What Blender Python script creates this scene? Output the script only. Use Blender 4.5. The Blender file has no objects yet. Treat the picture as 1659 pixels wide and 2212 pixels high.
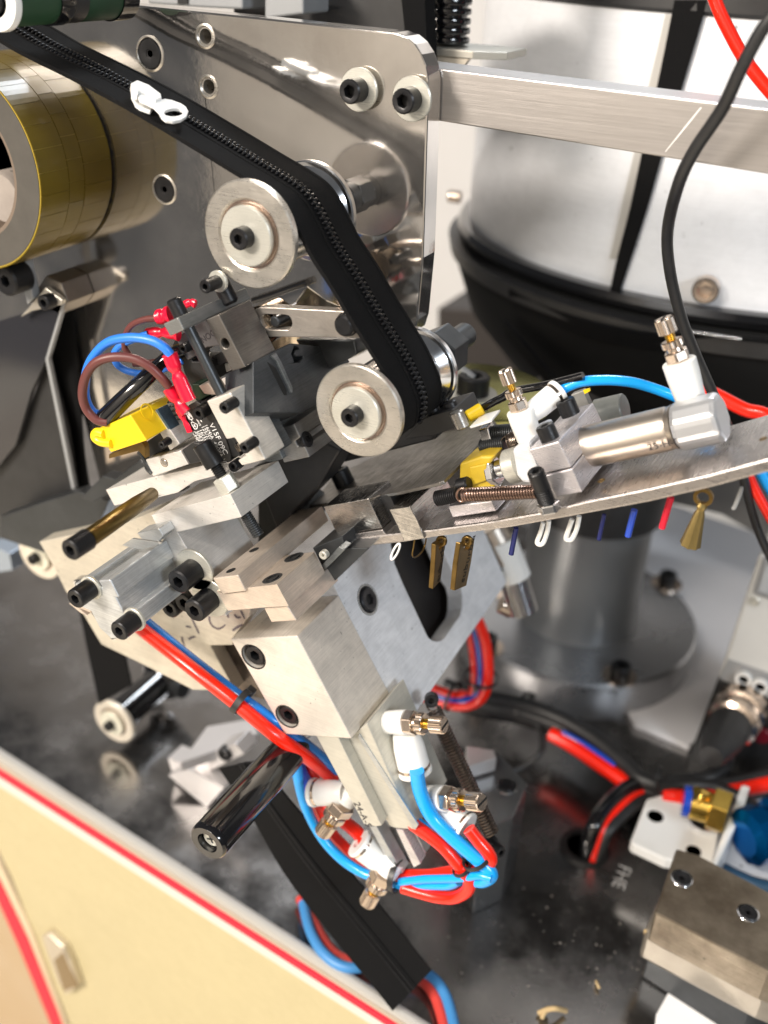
import bpy, bmesh, math, random
from mathutils import Vector, Matrix
random.seed(4)
S = 0.01                                   # everything below is written in centimetres
SC = bpy.context.scene
COL = SC.collection
# ------------------------------------------------------------------ camera
CAM = Vector((0.0, -43.0, 50.0))
F = 2200.0
Dv = Vector((.466, -.4255, .776)).normalized()
Vv = Vector((-.039, .866, .498)); Vv = (Vv - Vv.dot(Dv) * Dv).normalized()
Wv = Vv.cross(Dv).normalized()
cd = bpy.data.cameras.new('camera'); cam = bpy.data.objects.new('camera', cd); COL.objects.link(cam)
R3 = Matrix(((Wv.x, -Wv.y, -Wv.z), (Dv.x, -Dv.y, -Dv.z), (-Vv.x, Vv.y, Vv.z)))
cam.matrix_world = Matrix.Translation(CAM * S) @ R3.to_4x4()
cd.sensor_fit = 'VERTICAL'; cd.sensor_height = 24; cd.lens = F / 2212 * 24
cd.clip_start = .02; cd.clip_end = 30
cd.dof.use_dof = True; cd.dof.focus_distance = .42; cd.dof.aperture_fstop = 4.0
SC.camera = cam
# ------------------------------------------------------------------ room light
w = bpy.data.worlds.new('World'); SC.world = w; w.use_nodes = True
bg = w.node_tree.nodes['Background']; bg.inputs[0].default_value = (.92, .95, 1, 1); bg.inputs[1].default_value = .10

def lamp(name, loc, target, sx, sy, power, col):
    l = bpy.data.lights.new(name, 'AREA'); l.shape = 'RECTANGLE'; l.size = sx * S; l.size_y = sy * S
    l.energy = power; l.color = col
    o = bpy.data.objects.new(name, l); COL.objects.link(o); o.location = Vector(loc) * S
    o.rotation_euler = (Vector(target) - Vector(loc)).to_track_quat('-Z', 'Y').to_euler()
lamp('area_lamp', (-42, 125, 173), (-9, -5, 0), 40, 26, 20, (.88, .94, 1))
lamp('area_lamp', (-115, -190, 125), (-5, -8, 35), 60, 30, 64, (1, .9, .79))
lamp('area_lamp', (165, -95, 125), (0, 0, 25), 60, 30, 24, (.84, .92, 1))
lamp('area_lamp', (-60, -170, 200), (-60, -250, -50), 120, 30, 105, (1, .93, .84))  # added lamp: brightens the unseen wall and floor that the plate mirrors
SC.view_settings.view_transform = 'Standard'; SC.view_settings.look = 'None'
SC.view_settings.exposure = -0.16; SC.view_settings.gamma = 1
SC.cycles.max_bounces = 8

# ------------------------------------------------------------------ geometry of the view: rays to planes standing in the place
def ray(u, v):
    r = Vector(((u - 829.5) / F, (v - 1106) / F, 1))
    return Vector((Wv.dot(r), Dv.dot(r), -Vv.dot(r)))
TH = math.atan2(.52, .8535)
WD = Vector((math.cos(TH), 0, math.sin(TH)))       # tilted head: width
HD = Vector((math.sin(TH), 0, -math.cos(TH)))      # tilted head: down
YD = Vector((0, 1, 0)); ZD = Vector((0, 0, 1)); XD = Vector((1, 0, 0))
def pl(u, v, p, n):
    r = ray(u, v); return CAM + r * ((p - CAM).dot(n) / r.dot(n))
def Y(u, v, y): return pl(u, v, Vector((0, y, 0)), YD)
def Zp(u, v, z): return pl(u, v, Vector((0, 0, z)), ZD)
def depth(p):
    d = p - CAM; return d.x * Wv.z + d.y * Dv.z - d.z * Vv.z
def rad(p, rpx): return rpx * depth(p) / F
class T:                                            # a tile of the picture: its own pixels to the common grid
    def __init__(s, x, y, size): s.x, s.y, s.k = x / 1.79385, y / 1.79385, size / 1659 / 1.79385
    def __call__(s, *a):
        if len(a) == 2 and not hasattr(a[0], '__len__'): return (s.x + a[0] * s.k, s.y + a[1] * s.k)
        return [(s.x + p[0] * s.k, s.y + p[1] * s.k) for p in (a[0] if len(a) == 1 else a)]
A_, B_, C_ = T(0, 0, 1000), T(1000, 0, 1000), T(1976, 0, 1000)
D_, E_, F_ = T(0, 1000, 1000), T(1000, 1000, 1000), T(1976, 1000, 1000)
G_, H_, I_ = T(0, 2000, 1000), T(1000, 2000, 1000), T(1976, 2000, 1000)
J_, K_, L_ = T(0, 2968, 1000), T(1000, 2968, 1000), T(1976, 2968, 1000)
M1, M2, M3 = T(600, 1100, 500), T(1000, 1100, 500), T(500, 1500, 600)
M4, M5, M6 = T(1000, 1500, 600), T(1500, 1500, 600), T(500, 2000, 600)
N1, N2, N3, N4 = T(600, 1150, 300), T(1500, 2000, 500), T(2300, 1850, 676), T(650, 1500, 300)
N5, N6 = T(1100, 2900, 850), T(1600, 1300, 500)

# ------------------------------------------------------------------ materials
def nodes(m):
    m.use_nodes = True; nt = m.node_tree; return nt, nt.nodes['Principled BSDF']
def mat(name, col, rough=.5, metal=0, var=.0, scale=60, bump=0, bscale=400, coat=0, stretch=None, specks=0, rvar=0, trans=0, dark=None, sheen=0, grain=0):
    m = bpy.data.materials.new(name); nt, b = nodes(m); L = nt.links.new; N = nt.nodes.new
    b.inputs['Base Color'].default_value = (*col, 1); b.inputs['Roughness'].default_value = rough
    b.inputs['Metallic'].default_value = metal; b.inputs['Coat Weight'].default_value = coat
    b.inputs['Coat Roughness'].default_value = .08
    if trans: b.inputs['Transmission Weight'].default_value = trans
    if sheen: b.inputs['Sheen Weight'].default_value = sheen
    tc = N('ShaderNodeTexCoord'); mp = N('ShaderNodeMapping'); L(tc.outputs['Object'], mp.inputs[0])
    if stretch: mp.inputs['Scale'].default_value = stretch
    src = None
    if var:
        n = N('ShaderNodeTexNoise'); n.inputs['Scale'].default_value = scale; n.inputs['Detail'].default_value = 7
        n.inputs['Roughness'].default_value = .65; L(mp.outputs[0], n.inputs['Vector'])
        cr = N('ShaderNodeValToRGB'); cr.color_ramp.elements[0].position = .3; cr.color_ramp.elements[1].position = .7
        d = dark or [c * (1 - var) for c in col]
        cr.color_ramp.elements[0].color = (*d, 1); cr.color_ramp.elements[1].color = (*[min(1, c * (1 + var * .4)) for c in col], 1)
        L(n.outputs[0], cr.inputs[0]); src = cr.outputs[0]
        if rvar:
            mr = N('ShaderNodeMapRange'); mr.inputs[1].default_value = .3; mr.inputs[2].default_value = .7
            mr.inputs[3].default_value = rough - rvar * .5; mr.inputs[4].default_value = rough + rvar
            L(n.outputs[0], mr.inputs[0]); L(mr.outputs[0], b.inputs['Roughness'])
    if specks:
        v = N('ShaderNodeTexNoise'); v.inputs['Scale'].default_value = specks * 3; v.inputs['Detail'].default_value = 3
        L(tc.outputs['Object'], v.inputs['Vector'])
        c2 = N('ShaderNodeValToRGB'); c2.color_ramp.elements[0].position = .70; c2.color_ramp.elements[1].position = .76
        c2.color_ramp.elements[0].color = (0, 0, 0, 1); c2.color_ramp.elements[1].color = (1, 1, 1, 1)
        L(v.outputs[0], c2.inputs[0]); mx = N('ShaderNodeMix'); mx.data_type = 'RGBA'
        L(c2.outputs[0], mx.inputs[0])
        if src: L(src, mx.inputs[6])
        else: mx.inputs[6].default_value = (*col, 1)
        k = .35 if sum(col) > .6 else 3.0
        mx.inputs[7].default_value = (*[min(1, c * k) for c in col], 1); src = mx.outputs[2]
    if grain:
        mg = N('ShaderNodeMapping'); mg.inputs['Rotation'].default_value = (0, .55, 0); mg.inputs['Scale'].default_value = (14, 26, 900)
        L(tc.outputs['Object'], mg.inputs[0]); g = N('ShaderNodeTexNoise'); g.inputs['Scale'].default_value = 3; g.inputs['Detail'].default_value = 5
        L(mg.outputs[0], g.inputs['Vector']); m2 = N('ShaderNodeMix'); m2.data_type = 'RGBA'; m2.blend_type = 'MULTIPLY'; m2.inputs[0].default_value = 1
        sm = N('ShaderNodeTexNoise'); sm.inputs['Scale'].default_value = 95; sm.inputs['Detail'].default_value = 9; sm.inputs['Roughness'].default_value = .72; sm.inputs['Distortion'].default_value = .8
        L(tc.outputs['Object'], sm.inputs['Vector']); ad = N('ShaderNodeMath'); ad.operation = 'ADD'; L(g.outputs[0], ad.inputs[0]); L(sm.outputs[0], ad.inputs[1])
        gr = N('ShaderNodeMapRange'); gr.inputs[1].default_value = .75; gr.inputs[2].default_value = 1.25; gr.inputs[3].default_value = 1 - grain; gr.inputs[4].default_value = 1
        L(ad.outputs[0], gr.inputs[0])
        if src: L(src, m2.inputs[6])
        else: m2.inputs[6].default_value = (*col, 1)
        L(gr.outputs[0], m2.inputs[7]); src = m2.outputs[2]
        rr_ = N('ShaderNodeMapRange'); rr_.inputs[1].default_value = .8; rr_.inputs[2].default_value = 1.2; rr_.inputs[3].default_value = rough + .12; rr_.inputs[4].default_value = rough - .06
        L(ad.outputs[0], rr_.inputs[0]); L(rr_.outputs[0], b.inputs['Roughness'])
    if src: L(src, b.inputs['Base Color'])
    if bump:
        n = N('ShaderNodeTexNoise'); n.inputs['Scale'].default_value = bscale; n.inputs['Detail'].default_value = 4
        L(mp.outputs[0], n.inputs['Vector']); bp = N('ShaderNodeBump'); bp.inputs['Strength'].default_value = bump
        bp.inputs['Distance'].default_value = .0004; L(n.outputs[0], bp.inputs['Height']); L(bp.outputs[0], b.inputs['Normal'])
    return m
ALU = mat('machined_aluminium', (.84, .81, .77), .40, .5, .16, 45, .12, 900, stretch=(1, 1, 1), specks=160, rvar=.08, grain=0.2)
ALUC = mat('cast_white_aluminium', (.86, .88, .92), .42, .2, .12, 30, .10, 700, specks=130, grain=0.22)
ALUB = mat('anodised_aluminium', (.60, .58, .51), .42, .45, .08, 30, .06, 700, grain=0.16)
ALUG = mat('grey_aluminium', (.60, .62, .63), .34, .85, .15, 50, .1, 900, rvar=.08, grain=0.2)
STL = mat('ground_steel', (.27, .29, .30), .34, .85, .30, 35, .12, 900, specks=220, rvar=.1, grain=0.3)
STD = mat('dark_steel', (.07, .075, .08), .38, .7, .3, 40, .1, 800)
STW = mat('worn_steel', (.50, .47, .43), .3, .9, .35, 28, .12, 700, specks=150, rvar=.15, grain=0.25)
PLT = mat('polished_steel_plate', (.76, .72, .68), .065, .95, .22, 11, .03, 300, rvar=.12)
BED = mat('dark_polished_bed', (.36, .35, .345), .15, .95, .5, 16, .05, 300, specks=260, rvar=.26)
BRU = mat('brushed_steel', (.46, .435, .42), .36, .95, .10, 60, .10, 260, stretch=(.25, 10, 30), rvar=.05)
CHR = mat('polished_aluminium', (.82, .82, .83), .15, 1, .12, 25, .02, 300, rvar=.1)
FLG = mat('turned_flange', (.70, .66, .60), .30, .85, .25, 60, .15, 500, rvar=.1, grain=0.2)
ZNC = mat('zinc_washer', (.70, .69, .62), .33, .55, .1, 60, .04, 400, grain=0.25)
BLK = mat('black_oxide', (.018, .018, .02), .36, .35, .3, 150, .12, 800, grain=0.3)
BLM = mat('black_moulded_plastic', (.022, .022, .023), .42, 0, .3, 100, .08, 800)
BLG = mat('glossy_black_plastic', (.006, .006, .007), .13, 0, 0, coat=.6)
HOL = mat('dark_hole', (.006, .006, .006), .6)  # near-black paints the shade inside holes, slots and grooves
FAB = mat('black_woven_tape', (.0075, .0075, .008), .88, 0, .35, 1600, .9, 2600, specks=400)
FAB.node_tree.nodes['Principled BSDF'].inputs['Specular IOR Level'].default_value = .12
COI = mat('black_zip_teeth', (.005, .005, .006), .45, 0)
WHT = mat('white_plastic', (.84, .84, .82), .35, 0, .04, 60, coat=.15)
WHP = mat('white_painted_shell', (.82, .84, .88), .42, 0, .07, 9, .05, 200, specks=45, grain=0.12)
WAL = mat('off_white_wall', (.86, .84, .83), .8, 0, .05, 6)
GRY = mat('grey_painted_metal', (.33, .34, .35), .45, .3, .15, 12, .05, 200)
GRL = mat('light_grey_enclosure', (.62, .62, .60), .5, 0, .08, 15)
CRM = mat('cream_panel_paint', (.50, .43, .25), .5, 0, .06, 8, grain=0.06)
RED = mat('red_polyurethane_tube', (.92, .016, .003), .28, 0, coat=.25)
BLU = mat('light_blue_tube', (.008, .36, .92), .25, 0, coat=.3)
BLD = mat('dark_blue_tube', (.012, .06, .45), .2, 0, coat=.5)
BLT = mat('blue_insulation', (.03, .20, .75), .35)
BRN = mat('brown_insulation', (.13, .038, .034), .4)
RTR = mat('red_terminal_sleeve', (.78, .004, .035), .3, 0, coat=.3)
YEL = mat('yellow_plastic', (.90, .62, .01), .4, 0, .05, 60, coat=.1)
YLD = mat('dusty_yellow_plastic', (.48, .33, .02), .5, 0, .3, 40)
BRS = mat('brass', (.82, .55, .12), .25, 1, .2, 80)
NKL = mat('nickel_brass', (.72, .60, .50), .22, 1, .1, 90)
BRZ = mat('tarnished_brass_rod', (.20, .135, .03), .36, .9, .45, 35, .15, 500, stretch=(1, .4, 1), rvar=.1)
ANT = mat('antique_brass', (.22, .14, .045), .38, .9, .35, 90, .1, 500)
FLM = mat('olive_film_label', (.13, .088, .006), .34, 0, .25, 30, coat=.12)
FLM.node_tree.nodes['Principled BSDF'].inputs['Specular IOR Level'].default_value = .22
FLA = mat('amber_film_edge', (.42, .30, .04), .4, 0)
KRF = mat('grey_cardboard', (.075, .068, .058), .8, 0, .2, 60, .1, 600)
GRN = mat('green_rubber', (.012, .05, .02), .55, 0, .2, 60)
SPR = mat('copper_spring_wire', (.30, .20, .16), .28, .95)
SPD = mat('dark_spring_wire', (.15, .12, .10), .28, .9)
REDP = mat('red_stripe', (.62, .006, .03), .6)
BLA = mat('blue_anodised', (.0, .12, .38), .2, .8)
PCB = mat('dark_green_moulding', (.012, .03, .015), .45)
NAV = mat('navy_enamel', (.012, .018, .12), .2, .2)
INK = mat('black_ink', (.03, .025, .03), .6)
WIN = mat('white_print', (.85, .85, .85), .5)
BST = mat('blued_worn_steel', (.10, .16, .21), .45, .6, .5, 160, .4, 900)
PNK = mat('warm_machined_steel', (.78, .67, .57), .36, .6, .12, 60, .1, 900, grain=0.22)
GLS = mat('smoked_acrylic', (.03, .03, .035), .08, .2, coat=.6)
CLR = mat('dusty_clear_film', (.30, .30, .29), .4, .4, .3, 60)

# ------------------------------------------------------------------ mesh helpers
def link(name, me, m, par=None, kind=None):
    o = bpy.data.objects.new(name, me); COL.objects.link(o)
    if m: me.materials.append(m)
    if par:
        o.parent = par; o.matrix_parent_inverse = PINV.get(par.name_full, Matrix())
    if kind: o['kind'] = kind
    return o
PINV = {}
def thing(name, label, cat, loc, group=None):
    e = bpy.data.objects.new(name, None); COL.objects.link(e); e.empty_display_size = .01
    e.location = loc * S; e['label'] = label; e['category'] = cat
    if group: e['group'] = group
    PINV[e.name_full] = Matrix.Translation(-loc * S)
    return e
def solo(o, label, cat, group=None):
    o['label'] = label; o['category'] = cat
    if group: o['group'] = group
    return o
COI.node_tree.nodes['Principled BSDF'].inputs['Specular IOR Level'].default_value = .22
def mk(name, vs, fs, m, par=None, smooth=None, bev=0, kind=None):
    me = bpy.data.meshes.new(name); me.from_pydata([tuple(v * S) for v in vs], [], fs); me.update()
    bm = bmesh.new(); bm.from_mesh(me); bmesh.ops.recalc_face_normals(bm, faces=bm.faces); bm.to_mesh(me); bm.free()
    if smooth is not None:
        me.shade_smooth(); me.set_sharp_from_angle(angle=math.radians(smooth))
    o = link(name, me, m, par, kind)
    if bev:
        b = o.modifiers.new('edge', 'BEVEL'); b.width = bev * S; b.segments = 2; b.limit_method = 'ANGLE'; b.angle_limit = .6
    return o
def circ(c, r, n=24, ax=1, ay=1, rot=0):
    out = []
    for i in range(n):
        a = 2 * math.pi * i / n; x, y = r * ax * math.cos(a), r * ay * math.sin(a)
        out.append((c[0] + x * math.cos(rot) - y * math.sin(rot), c[1] + x * math.sin(rot) + y * math.cos(rot)))
    return out
def extrude(name, loop, vec, m, par=None, holes=(), bev=.04, smooth=None, kind=None):
    """solid of a flat outline (world points) pushed along vec; holes are world loops too"""
    bm = bmesh.new(); edges = []
    for lp in [loop] + list(holes):
        vv = [bm.verts.new(p * S) for p in lp]
        edges += [bm.edges.new((vv[i], vv[(i + 1) % len(vv)])) for i in range(len(vv))]
    if holes: bmesh.ops.triangle_fill(bm, edges=edges, use_beauty=True)
    else: bm.faces.new(list(bm.verts))
    r = bmesh.ops.extrude_face_region(bm, geom=list(bm.faces))
    bmesh.ops.translate(bm, verts=[g for g in r['geom'] if isinstance(g, bmesh.types.BMVert)], vec=vec * S)
    bmesh.ops.recalc_face_normals(bm, faces=bm.faces)
    me = bpy.data.meshes.new(name); bm.to_mesh(me); bm.free()
    if smooth is not None: me.shade_smooth(); me.set_sharp_from_angle(angle=math.radians(smooth))
    o = link(name, me, m, par, kind)
    if bev:
        b = o.modifiers.new('edge', 'BEVEL'); b.width = bev * S; b.segments = 2; b.limit_method = 'ANGLE'; b.angle_limit = .6
    return o
def py(name, poly, y0, y1, m, par=None, holes=(), bev=.04, smooth=None):
    return extrude(name, [Y(u, v, y0) for u, v in poly], YD * (y1 - y0), m, par, [[Y(u, v, y0) for u, v in h] for h in holes], bev, smooth)
def frame(n):
    n = n.normalized(); a = Vector((0, 0, 1)) if abs(n.z) < .9 else Vector((1, 0, 0))
    x = a.cross(n).normalized(); return x, n.cross(x), n
def lathe(name, prof, o, n, m, par=None, segs=40, smooth=35, ripple=0, kind=None, closed=False, fr=None):
    """prof: (radius, distance along n)"""
    x, y, n = fr or frame(n); vs, fs = [], []
    for r, t in prof:
        for i in range(segs):
            a = 2 * math.pi * i / segs; rr = r * (1 - (ripple if i % 2 else 0))
            vs.append(o + n * t + (x * math.cos(a) + y * math.sin(a)) * rr)
    k = len(prof)
    for j in range(k if closed else k - 1):
        for i in range(segs):
            a, b = j * segs + i, j * segs + (i + 1) % segs; jn = (j + 1) % k
            fs.append((a, b, jn * segs + (i + 1) % segs, jn * segs + i))
    if not closed:
        if prof[0][0] > 1e-4: fs.append(tuple(range(segs)))
        if prof[-1][0] > 1e-4: fs.append(tuple((k - 1) * segs + i for i in range(segs)))
    return mk(name, vs, fs, m, par, smooth, 0, kind)
def cyl(name, p, q, r, m, par=None, c=.05, segs=32, r2=None):
    L = (q - p).length; r2 = r2 or r; c = min(c, r * .3, L * .3)
    return lathe(name, [(r - c, 0), (r, c), (r2, L - c), (r2 - c, L)], p, q - p, m, par, segs)
def ringy(name, prof, p, n, m, par=None, segs=48): return lathe(name, prof, p, n, m, par, segs, closed=True)
def nut(name, p, q, r, m, par=None, rot=.2):
    x, y, n = frame(q - p); x, y = x * math.cos(rot) + y * math.sin(rot), y * math.cos(rot) - x * math.sin(rot)
    L = (q - p).length
    return extrude(name, [p + (x * math.cos(i * math.pi / 3) + y * math.sin(i * math.pi / 3)) * r for i in range(6)], n * L, m, par, bev=.05)
def screw(p, n, r, h, m=None, par=None, washer=0, name='socket_screw', hexr=.56, depthk=.6, flat=False, rot=0.3):
    """socket head screw: base at p, head stands along n (towards the viewer)"""
    m = m or BLK; n = n.normalized(); x, y, n = frame(n); vs, fs = [], []; segs = 36
    if washer:
        w_ = ringy('washer', [(r * .6, 0), (washer, 0), (washer, .10), (washer - .03, .13), (r * .6, .13)], p, n, ZNC, par); p = p + n * .13
    def hexrad(a):
        a = (a + rot) % (math.pi / 3) - math.pi / 6; return math.cos(math.pi / 6) / math.cos(a)
    c = .06 * r / .5
    rings = [(r, 0, 0), (r, h - c, 1), (r - c, h, 0), (r * .66, h, 0), (r * hexr, h - .02, 2), (r * hexr, h - h * depthk, 2), (.001, h - h * depthk - .02, 0)]
    for rr, t, k in rings:
        for i in range(segs):
            a = 2 * math.pi * i / segs; q = rr
            if k == 2: q = rr * hexrad(a)
            if k == 1 and not flat and i % 2: q = rr * .975
            vs.append(p + n * t + (x * math.cos(a) + y * math.sin(a)) * q)
    for j in range(len(rings) - 1):
        for i in range(segs): fs.append((j * segs + i, j * segs + (i + 1) % segs, (j + 1) * segs + (i + 1) % segs, (j + 1) * segs + i))
    fs.append(tuple(range(segs)))
    return mk(name, vs, fs, m, par, 28)
def spline(P, k=8):
    out = []
    for i in range(len(P) - 1):
        a, b, c, d = P[max(i - 1, 0)], P[i], P[i + 1], P[min(i + 2, len(P) - 1)]
        for j in range(k):
            t = j / k; out.append(.5 * ((2 * b) + (c - a) * t + (2 * a - 5 * b + 4 * c - d) * t * t + (3 * b - a - 3 * c + d) * t ** 3))
    out.append(P[-1]); return out
def tube(name, P, r, m, par=None, segs=12, k=8, kind=None, raw=False):
    P = P if raw else spline(P, k); vs, fs = [], []; n = None
    for i, p in enumerate(P):
        t = (P[min(i + 1, len(P) - 1)] - P[max(i - 1, 0)]).normalized()
        if n is None: n = frame(t)[0]
        n = (n - n.dot(t) * t).normalized(); b = t.cross(n); rr = r(i / (len(P) - 1)) if callable(r) else r
        for j in range(segs):
            a = 2 * math.pi * j / segs; vs.append(p + (n * math.cos(a) + b * math.sin(a)) * rr)
    for i in range(len(P) - 1):
        for j in range(segs): fs.append((i * segs + j, i * segs + (j + 1) % segs, (i + 1) * segs + (j + 1) % segs, (i + 1) * segs + j))
    fs.append(tuple(range(segs))); fs.append(tuple((len(P) - 1) * segs + j for j in range(segs)))
    return mk(name, vs, fs, m, par, 50, 0, kind)
def helix(name, p, q, r, wire, turns, m, par=None, spt=14):
    x, y, n = frame(q - p); L = (q - p).length; N = int(turns * spt)
    P = [p + n * (L * i / N) + (x * math.cos(2 * math.pi * i / spt) + y * math.sin(2 * math.pi * i / spt)) * r for i in range(N + 1)]
    return tube(name, P, wire, m, par, 6, raw=True)
def thread(name, p, q, r, m, par=None, pitch=.09):
    L = (q - p).length; k = max(3, int(L / pitch)); prof = []
    for i in range(k): prof += [(r * .86, L * i / k), (r, L * (i + .35) / k), (r, L * (i + .55) / k), (r * .86, L * (i + .95) / k)]
    return lathe(name, prof, p, q - p, m, par, 20, smooth=20)
def text(name, body, o, xd, yd, size, m, par=None, ext=.004):
    c = bpy.data.curves.new(name, 'FONT'); c.body = body; c.size = size * S; c.extrude = ext * S; c.align_x = 'LEFT'; c.align_y = 'CENTER'
    ob = bpy.data.objects.new(name, c); COL.objects.link(ob); c.materials.append(m)
    xd = xd.normalized(); yd = (yd - yd.dot(xd) * xd).normalized(); zd = xd.cross(yd)
    mw = Matrix((xd, yd, zd)).transposed().to_4x4(); mw.translation = o * S
    me = bpy.data.meshes.new_from_object(ob); COL.objects.unlink(ob); bpy.data.objects.remove(ob)
    me.transform(mw); o2 = bpy.data.objects.new(name, me); COL.objects.link(o2)
    if par: o2.parent = par; o2.matrix_parent_inverse = PINV[par.name_full]
    if not me.materials: me.materials.append(m)
    return o2
def stroke(name, P, wd, n, m, par=None):
    """a flat pen stroke lying on a face of normal n"""
    P = spline(P, 5); vs, fs = [], []
    for i, p in enumerate(P):
        t = (P[min(i + 1, len(P) - 1)] - P[max(i - 1, 0)]).normalized(); s = t.cross(n).normalized()
        ww = wd * (.55 + .45 * math.sin(math.pi * min(1, (i + 1) / len(P) * 1.1)) + random.uniform(-.1, .1)); vs += [p + s * ww, p - s * ww]
    for i in range(len(P) - 1): fs.append((2 * i, 2 * i + 1, 2 * i + 3, 2 * i + 2))
    return mk(name, [v + n * .012 for v in vs], fs, m, par)
def head(u, v, y, rpx): p = Y(u, v, y); return p, rad(p, rpx)
NY = Vector((0, -1, 0))
def sy(u, v, y, rpx, h=.5, par=None, washer=0, **k):
    """screw facing -Y whose visible end face is centred at pixel u,v on plane y"""
    p, r = head(u, v, y, rpx); return screw(p + YD * (h + (.13 if washer else 0)), NY, r, h, par=par, washer=washer and r * washer, **k)
# ================================================================== THE SETTING
e1, e2 = Zp(0, 1630, 0), Zp(900, 2212, 0)
ed = (e2 - e1).normalized(); en = Vector((-ed.y, ed.x, 0)) * -1          # en points to the viewer
e1 = e1 + en * 0
a0, a1 = e1 - ed * 70, e2 + ed * 75
bed = extrude('machine_bed', [a0, a1, a1 + Vector((8, 60, 0)), a0 + Vector((-6, 60, 0))], Vector((0, 0, -1.2)), BED, bev=0); bed['kind'] = 'structure'
FLR = mat('pale_tan_floor', (.88, .80, .70), .5, 0, .5, 2.2, dark=(.42, .33, .24))
fl = extrude('floor', [Vector((-250, -160, -60)), Vector((250, -160, -60)), Vector((250, 260, -60)), Vector((-250, 260, -60))], Vector((0, 0, -4)), FLR, bev=0); fl['kind'] = 'structure'
wl = extrude('wall', [Vector((-250, 150, -59.9)), Vector((250, 150, -59.9)), Vector((250, 150, 200)), Vector((-250, 150, 200))], Vector((0, 6, 0)), WAL, bev=0); wl['kind'] = 'structure'

WLF = mat('room_wall', (.80, .77, .72), .8, 0, .25, 1.6, dark=(.45, .40, .34))
w2 = extrude('wall', [Vector((-250, -300, -59.9)), Vector((250, -300, -59.9)), Vector((250, -300, 260)), Vector((-250, -300, 260))], Vector((0, -6, 0)), WLF, bev=0); w2['kind'] = 'structure'
# white sheets lying on the bed
def flat(name, poly, z, m, th=.06, par=None, **k): return extrude(name, [Zp(u, v, z) for u, v in poly], Vector((0, 0, -th)), m, par, **k)
solo(flat('paper_sheet', L_([(1100, 1270), (1570, 1515), (1480, 1700), (1659, 2100), (900, 2000), (940, 1600), (1040, 1420)]), .06, WAL, bev=0), 'white paper sheet lying on the dark bed beside the stained steel block', 'paper')
solo(flat('white_reflection', [(1310, 1040), (1720, 1180), (1620, 1480), (1489, 1612), (1372, 1562), (1250, 1300)], .5, mat('white_reflection_paint', (.84, .83, .85), .35, 0, .05, 6), th=.45, bev=.05), 'white sheet painting a reflection in the bed under the round column base', 'painted reflection')  # flat white sheet painted in for white mirrored by the bed steel
solo(flat('white_cover_plate', [(1590, 1700), (1700, 1690), (1700, 1910), (1600, 1905), (1540, 1850)], 1.0, WHP, th=.9, bev=0), 'white cover plate on the bed under the blue coupling', 'cover plate')

# -------- cream cabinet front
cb = thing('cabinet', 'cream machine cabinet with red stripes and a white rounded top edge', 'cabinet', (e1 + e2) / 2)
def Cp(u, v, off=0): return pl(u, v, e1 + en * off, en)
def cab(name, poly, off, th, m, bev=.05, par=cb): return extrude(name, [Cp(u, v, off) for u, v in poly], -en * th, m, par, bev=bev)
ev = lambda u: 1630 + (u) * (2212 - 1630) / 900
def strip(name, d0, d1, off, th, m, bev=.05):
    return cab(name, [(-60, ev(-60) + d0), (1150, ev(1150) + d0 * .9), (1150, ev(1150) + d1 * .9), (-60, ev(-60) + d1)], off, th, m, bev)
strip('top_edge', 2, 21, .5, .55, mat('aluminium_edge', (.45, .44, .42), .35, .3), .2)
strip('seal_groove', 21, 36, .1, .5, mat('grey_beige_seal', (.42, .36, .28), .7), .02)
strip('red_stripe', 36, 50, .25, .6, REDP, .03)
strip('door_frame', 50, 70, .2, .6, mat('pale_grey_frame', (.62, .55, .50), .6), .03)
cab('door_panel', [(-70, ev(-70) + 70), (1150, ev(1150) + 63), (1150, 3200), (250, 2520), (150, 2212), (25, 1897), (-70, 1700)], .1, .8, CRM, .08)
cab('door_frame', [(-70, 1745), (0, 1868), (70, 2020), (170, 2290), (140, 2290), (40, 2035), (-70, 1800)], .32, .8, mat('pale_cream_frame', (.62, .50, .34), .5), .05)
cab('red_stripe', [(-70, 1800), (0, 1905), (60, 2030), (125, 2190), (160, 2290), (142, 2290), (40, 2045), (-8, 1940), (-70, 1840)], .42, .5, REDP, .03)
cab('side_panel', [(-70, 1840), (-8, 1938), (40, 2045), (140, 2290), (100, 2500), (-70, 2400)], .2, .8, mat('tan_reflective_panel', (.40, .30, .19), .35, .1, .3, 5, dark=(.40, .27, .13)), .05)
hp = J_([(265, 1100), (300, 1075), (400, 1170), (440, 1250), (500, 1420), (470, 1440), (425, 1475), (375, 1400), (300, 1200)])
cab('door_handle', hp, .75, .7, mat('satin_handle', (.62, .56, .46), .3, .8), .15)
cab('handle_recess', J_([(345, 1250), (400, 1200), (500, 1420), (455, 1430), (410, 1450)]), .80, .1, mat('handle_recess_bronze', (.30, .21, .10), .35, .8), .03)

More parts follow.
